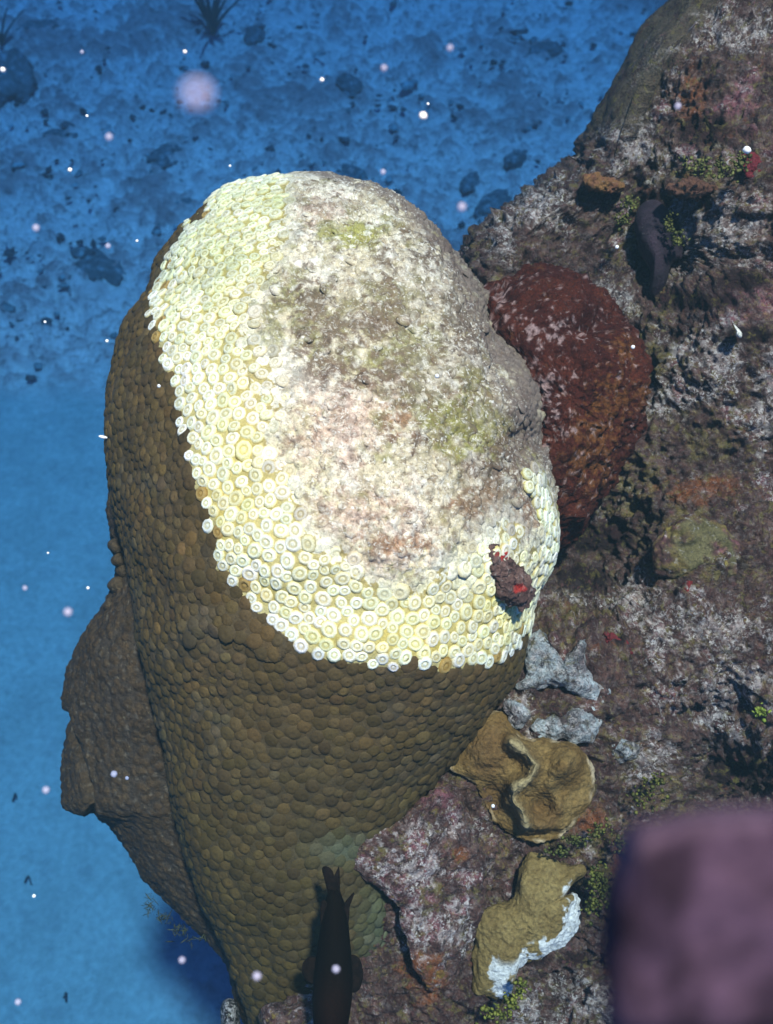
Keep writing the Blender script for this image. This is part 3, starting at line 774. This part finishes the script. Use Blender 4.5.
# olive mound half hidden in crust
make_lump('olive_coral', [(655, 545), (668, 525), (690, 515), (720, 525), (745, 550), (755, 572), (735, 585), (700, 588), (670, 580), (655, 565)], 1.048, 0.014, 'low olive brown coral mound among the crust of the reef wall', 'coral', M_DIM,
          lambda P, u, v, s: mix(mix((0.095, 0.075, 0.032), (0.14, 0.11, 0.05), sstep(-.3, .3, fbm(P, 60, 3, 3))), reef_color(P, u, v)[..., :3], sstep(.45, .9, s + 1.2 * fbm(P, 50, 3, 5))),
          lambda P, u, v, s: 0.010 * fbm(P, 40, 4, 14, .6) + 0.0025 * (.5 - worley(P, 110, 3)[0]), nphi=180, nring=60, p=3, back=.05)

# blue grey sponges
def bluegrey(P, u, v, s):
    n = fbm(P, 70, 4, 2, .6)
    c = mix((0.20, 0.21, 0.23), (0.44, 0.46, 0.49), sstep(-.3, .35, n))
    c = mix(c, (0.09, 0.07, 0.06), sstep(.10, .3, fbm(P, 120, 3, 7)) * .8)
    return np.concatenate([c, np.full(c.shape[:-1] + (1,), .6)], -1)
bd = lambda P, u, v, s: 0.010 * fbm(P, 45, 3, 4, .55) + 0.0015 * fbm(P, 160, 3, 6)
for pts, dd, hh, lab in [
    ([(528, 648), (538, 628), (546, 632), (551, 655), (566, 668), (582, 640), (588, 642), (589, 662), (596, 680), (606, 690), (600, 704), (585, 702), (568, 690), (548, 686), (520, 688), (522, 672)], 1.004, 0.012, 'blue grey sponge with two pointed tips just right of the coral'),
    ([(530, 730), (538, 720), (560, 716), (575, 708), (590, 704), (604, 716), (600, 732), (580, 742), (560, 738), (544, 742)], 0.998, 0.009, 'pale blue grey crust sponge just above the tan folded coral'),
    ([(614, 744), (622, 739), (634, 742), (639, 752), (630, 762), (616, 758)], 1.008, 0.009, 'small blue grey sponge blob right of the tan folded coral'),
    ([(505, 706), (515, 702), (528, 712), (530, 722), (518, 730), (508, 722)], 0.986, 0.008, 'white grey crust on the upper left rim of the tan folded coral')]:
    make_lump('crust_sponge', pts, dd, hh, lab, 'sponge', M_REEF, bluegrey, bd, group='blue grey sponges', nphi=200, nring=60, p=3, q=1.4, back=.04, csm=300)

# dark red shell-like lump on the coral edge
def shellc(P, u, v, s):
    n = fbm(P, 90, 4, 3, .6)
    c = mix((0.06, 0.03, 0.028), (0.15, 0.085, 0.075), sstep(-.25, .35, n))
    return mix(c, (0.32, 0.025, 0.02), sstep(.5, .8, blobs(u, v, [(503, 552, 9, 10), (521, 588, 10, 6), (516, 590, 6, 5)]) + .5 * n))
make_lump('crusted_shell', [(482, 541), (490, 538), (503, 548), (514, 563), (528, 576), (535, 592), (528, 606), (514, 607), (502, 596), (491, 572)], lambda u, v: np.interp(u, [482, 535], [0.895, 0.926]), 0.016, 'dark red crusted shell wedged into the right edge of the bleached coral', 'shell', M_DIM, shellc,
          lambda P, u, v, s: 0.009 * fbm(P, 70, 4, 4, .65) + .003 * fbm(P, 220, 2, 6), nphi=140, nring=60, p=2.5, back=.05)

# small sponges
def flat(c1, c2, sc=90):
    return lambda P, u, v, s: mix(c1, c2, sstep(-.3, .3, fbm(P, sc, 3, 5)))
sd_ = lambda P, u, v, s: 0.009 * fbm(P, 70, 4, 4, .65) + .003 * fbm(P, 180, 2, 5)
for pts, dd, hh, c1, c2, lab in [
    ([(582, 178), (592, 173), (606, 178), (622, 182), (624, 189), (608, 192), (590, 188)], 1.165, 0.012, (0.20, 0.09, 0.03), (0.16, 0.06, 0.03), 'flat orange sponge under the notch of the reef edge'),
    ([(666, 186), (690, 180), (715, 184), (718, 192), (694, 198), (672, 196)], 1.115, 0.010, (0.12, 0.05, 0.028), (0.09, 0.035, 0.025), 'rust red sponge crust above the dark hollow of the reef'),
    ([(742, 158), (752, 152), (762, 158), (764, 172), (756, 186), (747, 182)], 1.10, 0.010, (0.13, 0.012, 0.02), (0.14, 0.01, 0.015), 'bright red sponge near the upper right corner of the reef'),
    ([(604, 634), (612, 632), (622, 640), (632, 652), (628, 660), (614, 654), (605, 646)], 1.025, 0.010, (0.13, 0.015, 0.02), (0.14, 0.012, 0.015), 'deep red sponge spot right of the blue grey sponge'),
    ([(684, 585), (690, 582), (692, 594), (691, 612), (686, 616), (684, 602)], 1.035, 0.010, (0.13, 0.02, 0.02), (0.17, 0.015, 0.015), 'narrow upright red sponge streak on the reef wall'),
    ([(424, 955), (436, 950), (444, 962), (442, 985), (430, 992), (421, 978)], 0.975, 0.010, (0.17, 0.10, 0.02), (0.15, 0.06, 0.018), 'rusty orange sponge between the coral foot and the lobed coral'),
    ([(700, 560), (0, 0)], 0, 0, 0, 0, None)]:
    if lab: make_lump('small_sponge', pts, dd, hh, lab, 'sponge', M_SPONGE, flat(c1, c2, 140), sd_, group='small red and orange sponges', nphi=110, nring=36, p=3.0, back=.05, csm=120)
# dark tunicate-like hollow mouth
make_lump('dark_sponge', [(640, 205), (655, 200), (672, 214), (682, 238), (684, 258), (672, 266), (664, 292), (650, 296), (648, 270), (636, 240), (634, 220)], 1.17, 0.03, 'near black purple sponge sitting in a hollow of the upper reef', 'sponge', M_SPONGE,
          flat((0.018, 0.010, 0.018), (0.035, 0.018, 0.03), 50), lambda P, u, v, s: 0.005 * fbm(P, 30, 3, 4), nphi=120, nring=50, p=2.4, back=.04)

# pale flake lying on the turf, white chip on the reef wall
make_lump('shell_flake', [(347, 258), (356, 251), (370, 252), (371, 258), (358, 265), (349, 264)], 0.988, 0.010, 'pale orange flake lying on the turf of the crown', 'shell', M_SPONGE, flat((0.62, 0.42, 0.28), (0.70, 0.52, 0.36)), None, nphi=40, nring=14, csm=60)
make_lump('shell_chip', [(733, 324), (737, 327), (742, 333), (741, 338), (736, 336), (736, 331)], 1.05, 0.006, 'thin white curved chip on the right reef wall', 'shell', M_SPONGE, flat((0.75, 0.68, 0.6), (0.8, 0.72, 0.65)), None, nphi=30, nring=10, csm=60)

# blurred purple sponge close to the lens
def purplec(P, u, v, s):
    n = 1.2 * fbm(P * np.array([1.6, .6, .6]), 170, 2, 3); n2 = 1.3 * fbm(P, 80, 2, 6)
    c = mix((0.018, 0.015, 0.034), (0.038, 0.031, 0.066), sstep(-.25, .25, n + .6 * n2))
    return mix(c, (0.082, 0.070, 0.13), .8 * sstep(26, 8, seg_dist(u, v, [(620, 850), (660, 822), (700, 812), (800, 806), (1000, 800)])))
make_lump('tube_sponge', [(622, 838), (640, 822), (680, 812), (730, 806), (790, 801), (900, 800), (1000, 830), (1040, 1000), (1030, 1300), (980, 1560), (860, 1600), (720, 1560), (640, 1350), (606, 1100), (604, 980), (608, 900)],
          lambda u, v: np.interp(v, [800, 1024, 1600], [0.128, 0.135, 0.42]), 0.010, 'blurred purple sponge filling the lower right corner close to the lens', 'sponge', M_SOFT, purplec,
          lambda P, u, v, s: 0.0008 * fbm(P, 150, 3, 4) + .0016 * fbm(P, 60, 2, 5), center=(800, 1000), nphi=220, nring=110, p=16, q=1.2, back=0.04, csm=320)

# ------------------------------------------------------------------ fish, head down in front of the coral
def fish():
    r = root('fish', W(333., 985., 0.86), 'dark fish hovering head down in front of the foot of the large coral', 'fish')
    L = rowfn([(893, 328), (900, 325), (915, 322), (930, 320), (950, 317), (975, 314), (1000, 312), (1020, 313), (1040, 317), (1055, 323), (1062, 330)], 4)
    R = rowfn([(893, 340), (900, 344), (915, 348), (930, 349), (950, 351), (975, 353), (1000, 352), (1020, 349), (1040, 345), (1055, 339), (1062, 334)], 4)
    D = rowfn([(893, 0.875), (1062, 0.855)])
    B = rowfn([(893, .006), (930, .017), (990, .024), (1030, .021), (1055, .010), (1062, .002)], 6)
    vr = np.concatenate([np.linspace(890, 1050, 70), 1050 + 12 * np.sin(np.linspace(0.05, 1, 14) * math.pi / 2)])
    P, th = loft(vr, L, R, D, B, 40, 40, 2.0, 1.0)
    c = mix((0.004, 0.0025, 0.002), (0.009, 0.004, 0.003), sstep(960, 1010, PR(P)[1]))
    adopt(link('fish_body', body_mesh('fish_body', P, c), M_FISH), r)
    fc = lambda P, u, v, s: mix((0.006, 0.004, 0.004), (0.010, 0.006, 0.005), sstep(-.2, .2, noise(P, 300, 2)))
    def fin(name, pts, d, th=0.0012):
        make_lump(name, pts, d, th, None, None, M_FISH, fc, None, parent=r, nphi=70, nring=12, csm=160, back=th, p=6, nback=3)
    fin('tail_fin', [(330, 902), (327, 890), (324, 878), (322, 869), (325, 866), (330, 868), (333, 872), (335, 880), (336.5, 872), (338, 865), (339.5, 870), (340, 885), (340, 902), (336, 908)], 0.872)
    fin('dorsal_fin', [(323, 935), (320, 915), (321, 903), (324, 900), (328, 905), (332, 925), (330, 940)], 0.868)
    fin('anal_fin', [(346, 932), (341, 915), (344, 904), (350, 896), (354, 892), (354, 897), (350, 906), (349, 920)], 0.868)
    fin('pectoral_fin', [(351, 955), (358, 957), (362, 965), (363, 978), (359, 990), (352, 992), (349, 980), (349, 965)], 0.865)
    fin('pectoral_fin', [(316, 958), (309, 957), (303, 963), (302, 972), (306, 980), (313, 984), (317, 975)], 0.87)
    for a in (320, 344):
        ang = np.linspace(0, 2 * math.pi, 10, endpoint=False)
        make_lump('eye', [(a + 2.2 * math.cos(t), 1040 + 2.6 * math.sin(t)) for t in ang], 0.846, 0.002, None, None, M_FISH, flat((.05, .04, .03), (.06, .05, .04)), None, parent=r, nphi=16, nring=8, csm=40, back=.003, nback=3)
fish()

# dark thing peeping out below the coral
make_lump('dark_rock', [(222, 1004), (228, 998), (236, 1002), (240, 1020), (240, 1050), (226, 1050), (221, 1025)], 1.10, 0.02, 'black lump half hidden behind the foot of the coral', 'rock', M_REEF, flat((0.015, 0.012, 0.012), (0.02, 0.016, 0.016)),
          lambda P, u, v, s: .002 * fbm(P, 60, 3, 3), nphi=50, nring=20, csm=60, back=.03)

# ------------------------------------------------------------------ algae
def leaf_cluster(name, spots, d, n, size, c1, c2, label, thin=False, surf=0.012):
    V, Q, C = [], [], []; off = 0
    rg = np.random.default_rng(int(spots[0][0] * 7 + spots[0][1]))
    for k in range(int(n * 2)):
        a, b, ru, rv = spots[rg.integers(len(spots))]
        g = rg.normal(size=2) * 0.55
        c0 = W(a + ru * g[0], b + rv * g[1], d - surf * rg.random())
        ax = rg.normal(size=3); ax -= FWD * (ax @ FWD) * .5; ax /= np.linalg.norm(ax)
        nn = -FWD + 0.7 * rg.normal(size=3); nn /= np.linalg.norm(nn)
        x = ax - nn * (ax @ nn); x /= np.linalg.norm(x); y = np.cross(nn, x)
        s = size * rg.uniform(.3, .85); m = 6
        t = np.linspace(0, 2 * math.pi, m, endpoint=False)
        ring = np.stack([np.cos(t) * (1 if not thin else 3.0), np.sin(t) * (.85 if not thin else .28)], -1) * s
        top = c0 + ring[:, :1] * x + ring[:, 1:] * y; ctr = c0 + nn * s * .35; bot = c0 - nn * s * .3
        vs = np.concatenate([top, ctr[None], bot[None]])
        for j in range(m):
            Q.append((off + j, off + (j + 1) % m, off + m)); Q.append((off + (j + 1) % m, off + j, off + m + 1))
        col = mix(c1, c2, np.array(rg.random())) * rg.uniform(.45, 1.0)
        V.append(vs); C.append(np.repeat(col[None], len(vs), 0)); off += len(vs)
    o = link(name, fast_mesh(name, np.concatenate(V), None, np.array(Q), np.concatenate(C), True), M_ALGAE)
    tag(o, label, 'algae')
    return o
GA, GB = (0.12, 0.13, 0.02), (0.26, 0.25, 0.04)
leaf_cluster('algae_tuft', [(492, 1012, 12, 8), (510, 1000, 10, 8), (522, 985, 6, 10), (505, 1015, 10, 6)], 0.95, 70, 0.0032, GA, GB, 'yellow green leafy algae below the white edge of the lobed coral')
leaf_cluster('algae_tuft', [(598, 880, 10, 14), (606, 895, 10, 12), (592, 905, 8, 12)], 0.985, 90, 0.0030, (.07, .08, .015), (.18, .17, .03), 'olive leafy algae right of the lobed coral')
leaf_cluster('algae_tuft', [(695, 165, 14, 8), (722, 170, 16, 9), (740, 160, 8, 10)], 1.075, 90, 0.0030, (.10, .10, .02), (.22, .20, .06), 'olive green algae tuft on the upper reef beside a red sponge')
leaf_cluster('algae_tuft', [(630, 203, 8, 5), (622, 218, 10, 8)], 1.13, 40, 0.0030, (.10, .10, .02), (.19, .17, .04), 'olive algae left of the near black sponge of the upper reef')
leaf_cluster('algae_tuft', [(670, 222, 6, 8), (678, 238, 8, 10)], 1.13, 36, 0.0030, (.10, .10, .02), (.19, .17, .04), 'olive algae right of the near black sponge of the upper reef')
leaf_cluster('algae_tuft', [(575, 840, 14, 5), (560, 852, 10, 4)], 0.975, 40, 0.0030, (.08, .085, .02), (.14, .14, .03), 'dark olive algae between the two tan corals')
leaf_cluster('algae_tuft', [(620, 845, 6, 10), (600, 830, 10, 8), (645, 800, 16, 10), (655, 780, 10, 8)], 0.98, 80, 0.0028, (.09, .085, .02), (.20, .18, .03), 'yellowish algae specks right of the tan folded coral')
leaf_cluster('algae_tuft', [(760, 712, 6, 5)], 0.98, 16, 0.0030, (.2, .26, .03), (.3, .34, .05), 'bright green algae sprig at the right edge of the reef')
leaf_cluster('algae_fringe', [(150, 903, 5, 8), (186, 938, 12, 6), (163, 918, 8, 6), (178, 930, 8, 6)], 1.10, 46, 0.0022, (.06, .06, .03), (.10, .10, .045), 'wispy green algae hanging under the darker coral lobe', thin=True)

# ------------------------------------------------------------------ things on the far seabed
def ground_at(u, v):
    dr = FWD + (u - IW / 2) / FPX * RIGHT + (IH / 2 - v) / FPX * UPV
    t = -CAM_Z / dr[2]
    return CAMP + dr * t, t
def seabed_rock(u, v, ru, hgt, label, col=(0.14, 0.125, 0.13)):
    p, t = ground_at(u, v + 0.4 * ru)
    rm = ru * t / FPX; rg = np.random.default_rng(int(u * 13 + v))
    th = np.linspace(0.02, math.pi, 22); ph = np.linspace(0, 2 * math.pi, 34, endpoint=False)
    st, ctt = np.sin(th)[:, None], np.cos(th)[:, None]
    D = np.stack([st * np.cos(ph), st * np.sin(ph), ctt * np.ones_like(ph)], -1)
    o = rg.uniform(0, 9, 3)
    rr = 1 + 0.7 * fbm(D + o, 1.4, 4, 3, .7)
    P = D * rr[..., None] * rm * np.array([1.25, rg.uniform(.6, .9), hgt * .7])
    c = mix(col, np.array(col) * 2.2 + .02, sstep(.0, .4, fbm(D + o, 4, 3, 4)))
    ob = link('rubble_rock', body_mesh('rubble_rock', P, c), M_ROCK)
    ob.location = p + np.array([0, 0, rm * hgt * .1])
    ob.rotation_euler[2] = rg.uniform(0, 6)
    return tag(ob, label, 'rock', 'dark rocks on the far seabed')
for a in [(10, 72, 32, .8, 'dark rock on the far seabed cut by the left edge of the picture'),
          (100, 262, 20, .6, 'dark rubble lump on the seabed left of the coral crown'),
          (88, 250, 14, .6, 'smaller dark lump leaning on the rubble left of the coral crown'),
          (165, 152, 18, .5, 'dark weedy rock on the seabed under the large blurred speck'),
          (515, 156, 11, 1.0, 'small round dark sponge like rock on the seabed between crown and reef'),
          (492, 200, 22, .6, 'dark mottled rock on the seabed near the notch between crown and reef'),
          (470, 178, 12, .5, 'small dark rock on the seabed just right of the crown top'),
          (352, 168, 14, .5, 'dark rock on the seabed peeping over the top of the crown'),
          (40, 22, 16, .5, 'low dark rock near the upper left corner of the seabed'),
          (350, 80, 14, .5, 'dark flat rock on the seabed between two bright specks'),
          (255, 30, 13, .5, 'dark rock on the seabed right of the sea plume'),
          (545, 45, 14, .5, 'dark rock on the seabed near the upper edge left of the reef'),
          (60, 130, 13, .4, 'flat dark rock on the seabed below the rock at the left edge'),
          (180, 200, 12, .35, 'flat dark stone on the seabed just above the left shoulder of the crown')]:
    seabed_rock(*a)
def rubble():
    V, T, C = [], [], []; off = 0; rg = np.random.default_rng(5)
    ico = np.array([(0, 0, 1), (1, 0, 0), (0, 1, 0), (-1, 0, 0), (0, -1, 0), (0, 0, -1), (.6, .6, .5), (-.6, .6, .5), (-.6, -.6, .5), (.6, -.6, .5)])
    tr = np.array([(0, 6, 7), (0, 7, 8), (0, 8, 9), (0, 9, 6), (6, 1, 2), (7, 2, 3), (8, 3, 4), (9, 4, 1), (6, 2, 7), (7, 3, 8), (8, 4, 9), (9, 1, 6), (1, 5, 2), (2, 5, 3), (3, 5, 4), (4, 5, 1)])
    for k in range(1100):
        if k < 2300:
            u = rg.uniform(-60, 760); v = rg.uniform(-40, 400); keep = noise(np.array([[u, v * 1.6, 0.]]), .012, 5)[0] > rg.uniform(-.45, .35)
            if v > 340 and rg.random() < (v - 340) / 70: keep = False
        else:
            u = rg.normal(225, 40); v = rg.normal(990, 35); keep = True
        if not keep: continue
        p, t = ground_at(u, v); s = abs(rg.normal(0, 1)) * .007 + .004
        q = ico * rg.uniform(.6, 1.3, (10, 1)) * s * np.array([rg.uniform(.8, 1.8), 1, .6]); a = rg.uniform(0, 6.28)
        q = np.stack([q[:, 0] * math.cos(a) - q[:, 1] * math.sin(a), q[:, 0] * math.sin(a) + q[:, 1] * math.cos(a), q[:, 2]], -1)
        V.append(p + q + np.array([0, 0, s * .2 + .012])); T.append(tr + off); off += 10
        g = rg.random(); col = np.array([.08, .065, .07]) * (.7 + g) if rg.random() < .6 else np.array([.36, .36, .36]) * (.6 + .5 * g)
        C.append(np.repeat(col[None], 10, 0))
    o = link('rubble', fast_mesh('rubble', np.concatenate(V), None, np.concatenate(T), np.concatenate(C)), M_ROCK)
    tag(o, 'scattered dark coral rubble covering the far seabed', 'rubble', kind='stuff')
rubble()
def sea_plume(u, v, hpx, n, label, seed):
    p, t = ground_at(u, v); rg = np.random.default_rng(seed); H = hpx * t / FPX
    r = root('sea_plume', p, label, 'soft coral', 'sea plumes on the far seabed')
    for k in range(n):
        a = rg.uniform(0, 6.28); lean = rg.uniform(.1, .75); m = 9; V, Q = [], []
        for i in range(m):
            z = i / (m - 1); x = lean * z ** 1.4 * H
            c = np.array([x * math.cos(a), x * math.sin(a), z * H * (1 - .25 * lean)]); rad = H * .035 * (1 - .75 * z) + .0015
            for j in range(5): b = 6.283 * j / 5; V.append(c + rad * np.array([math.cos(b), math.sin(b), 0]))
        Q = gquads(m, 5, True)
        o = link('branch', fast_mesh('branch', np.array(V), Q, None, np.full((len(V), 3), .045) * np.array([1.1, .9, 1])), M_ALGAE, r)
sea_plume(213, 34, 62, 13, 'dark feathery sea plume on the seabed at the upper edge', 3)
sea_plume(2, 44, 40, 6, 'dark branching sea plume at the upper left corner behind the rock', 5)
# twigs on the smooth sand
for (u, v, du, dv, lab) in [(92, 652, 24, -14, 'thin dark twig lying on the smooth sand beside the coral'), (14, 803, 5, -8, 'short dark curled twig on the sand near the left edge'), (26, 884, 8, -3, 'dark wisp of weed on the sand left of the shadow'),
                       (67, 1003, -2, -10, 'dark twig on the sand near the lower left corner')]:
    a, t = ground_at(u, v); b, t2 = ground_at(u + du, v + dv); V = []
    for i in range(7):
        z = i / 6; c = a + (b - a) * z + np.array([0, .012 * math.sin(z * 5), .012])
        rad = .0022 * (1.1 - z * .6)
        for j in range(5): q = 6.283 * j / 5; V.append(c + rad * np.array([math.cos(q), .3, math.sin(q)]) if False else c + rad * np.array([math.cos(q), math.sin(q) * .7, math.sin(q)]))
    tag(link('twig', fast_mesh('twig', np.array(V), gquads(7, 5, True), None, np.full((35, 3), .05)), M_ALGAE), lab, 'twig', 'twigs on the sand')

# ------------------------------------------------------------------ drifting specks in the water
def speck_mesh(seed, lat=10, lon=14):
    rg = np.random.default_rng(seed); th = np.linspace(0.05, math.pi - .05, lat); ph = np.linspace(0, 2 * math.pi, lon, endpoint=False)
    D = np.stack([np.sin(th)[:, None] * np.cos(ph), np.sin(th)[:, None] * np.sin(ph), np.cos(th)[:, None] * np.ones(lon)], -1)
    P = D * (1 + .25 * fbm(D + seed, 1.5, 2, seed))[..., None]
    V, T = close_caps(P, None)
    return fast_mesh('drifting_speck', V, gquads(lat, lon, True), T)
SM = [speck_mesh(k) for k in range(4)]; FM = [speck_mesh(k) for k in range(4)]
M_SOFTSPECK = material('near_marine_snow', 0.8, 900, 0.05, 0.0, base=(0.40, 0.50, 0.85), spec=0.0)
M_SOFTSPECK.node_tree.nodes['Principled BSDF'].inputs['Alpha'].default_value = 0.85
BIG = speck_mesh(9, 20, 28); BIG.materials.append(M_SOFTSPECK)
for m in SM: m.materials.append(M_SPECK)
for m in FM: m.materials.append(M_FAINT)
def speck(u, v, d, rpx, label, stretch=None, faint=False):
    o = bpy.data.objects.new('drifting_speck', (FM if faint else SM)[int(u + v) % 4]); COL.objects.link(o)
    o.location = W(float(u), float(v), float(d)); r = rpx * d / FPX
    o.scale = (r, r, r) if not stretch else (r * stretch, r, r)
    o.rotation_euler = (0.3, stretch and 0.35 or 0.2, 0.5 if not stretch else 0)
    return tag(o, label, 'speck', 'white specks drifting in the water')
SEA = 'tiny white speck drifting in front of the blue seabed'
for (u, v, d, r, faint, label) in [
    (197, 95, 0.100, 10.5, 1, 'big soft white blur of a speck close to the lens above the crown'),
    (423, 116, 0.50, 4.2, 0, 'bright round white speck above the right side of the crown'),
    (322, 80, 0.60, 2.4, 0, 'white speck above the top of the crown near the upper edge'),
    (437, 376, 0.80, 2.2, 0, 'round white speck hanging over the turf of the crown'),
    (114, 774, 0.70, 3.4, 1, 'pale round speck in front of the darker coral lobe'),
    (127, 778, 0.85, 2.0, 1, 'small pale speck beside the pale round one at the darker coral lobe'),
    (257, 976, 0.40, 4.5, 1, 'greyish round speck in front of the coral foot'),
    (336, 969, 0.45, 4.0, 1, 'grey round speck in front of the dark fish'),
    (678, 106, 0.50, 3.4, 1, 'pinkish round speck in front of the upper reef'),
    (633, 347, 0.85, 2.0, 0, 'white round speck on the right side of the maroon lobe'),
    (617, 247, 0.85, 1.9, 0, 'tiny white speck left of the near black sponge'),
    (493, 806, 0.88, 1.9, 0, 'whitish speck over the tan folded coral'),
    (159, 386, 0.80, 1.8, 0, 'white speck at the left margin of the bleached patch'),
    (109, 137, 0.42, 3.6, 1, 'dim round speck below and left of the big soft blur'),
    (18, 1002, 0.50, 3.2, 1, 'round whitish speck over the sand in the lower left corner'),
    (34, 896, 0.8, 2.0, 0, 'white speck over the sand left of the shadow'),
    (70, 170, 0.70, 2.4, 0, 'crisp white speck left of the crown over the rubble'),
    (36, 228, 0.45, 3.6, 1, 'faint round speck near the left edge over the rubble'),
    (108, 246, 0.55, 2.8, 1, 'faint speck in front of the dark rubble lump left of the crown'),
    (3, 70, 0.60, 2.8, 0, 'white speck on the rock cut by the left edge'),
    (137, 241, 0.75, 1.5, 0, 'tiny white speck just left of the upper coral flank'),
    (185, 52, 0.6, 2.2, 0, 'white speck right above the big soft blur'),
    (82, 52, 0.6, 2.0, 1, 'faint speck left of the big soft blur near the upper edge'),
    (87, 116, 0.8, 1.6, 0, 'small upright white speck left of the big soft blur'),
    (383, 172, 0.5, 2.8, 1, 'faint speck touching the top edge of the crown'),
    (384, 68, 0.4, 3.2, 1, 'dim speck up left of the bright round speck'),
    (450, 48, 0.4, 3.2, 1, 'dim speck up right of the bright round speck'),
    (428, 104, 0.7, 1.5, 0, 'tiny speck just above the bright round speck'),
    (462, 207, 0.38, 4.4, 1, 'faint round speck in the notch between the crown and the reef'),
    (230, 166, 0.8, 1.4, 0, 'tiny speck just above the left shoulder of the crown'),
    (107, 341, 0.8, 1.8, 0, 'white speck just left of the upper coral flank below the rubble edge'),
    (45, 322, 0.8, 1.5, 0, 'tiny white speck over the lower border of the rubble'),
    (25, 588, 0.5, 2.6, 1, 'pale speck over the smooth sand at the left edge'),
    (68, 612, 0.38, 4.2, 1, 'faint round speck over the sand left of the darker lobe'),
    (88, 588, 0.7, 1.7, 0, 'small white speck over the sand beside the knobby crevice'),
    (46, 790, 0.45, 3.6, 1, 'faint round speck over the sand left of the lobe corner'),
    (182, 960, 0.45, 3.4, 1, 'faint round speck over the shadowed sand by the coral foot'),
    (48, 553, 0.8, 1.3, 0, 'tiny white speck over the sand above the twig')]:
    speck(u, v, d, r, label, faint=bool(faint))
    if d == 0.100: bpy.data.objects['drifting_speck'].data = BIG
speck(747, 150, 0.80, 3.6, 'brilliant white oval speck beside the red sponge of the upper reef', 1.2)
speck(103, 437, 0.75, 1.5, 'short white streak of a speck at the left edge of the coral', 3.0)

# ------------------------------------------------------------------ water: one closed box of even haze
def haze():
    x, y0, y1, z0, z1 = 42.0, -42.0, 42.0, -1.2, 2.92
    V = np.array([(a, b, c) for a in (-x, x) for b in (y0, y1) for c in (z0, z1)], float)
    Q = np.array([(0, 1, 3, 2), (4, 6, 7, 5), (0, 4, 5, 1), (2, 3, 7, 6), (0, 2, 6, 4), (1, 5, 7, 3)])
    me = fast_mesh('haze', V, Q, None, None, False)
    m = bpy.data.materials.new('sea_water'); m.use_nodes = True; t = m.node_tree
    t.nodes.remove(t.nodes['Principled BSDF'])
    pv = t.nodes.new('ShaderNodeVolumePrincipled')
    pv.inputs['Color'].default_value = (0.015, 0.033, 0.046, 1)
    pv.inputs['Density'].default_value = 0.7
    pv.inputs['Anisotropy'].default_value = 0.0
    pv.inputs['Absorption Color'].default_value = (0.006, 0.31, 0.70, 1)
    t.links.new(pv.outputs[0], t.nodes['Material Output'].inputs['Volume'])
    return tag(link('haze', me, m), 'blue sea water filling the whole scene', 'water', kind='stuff')
haze()
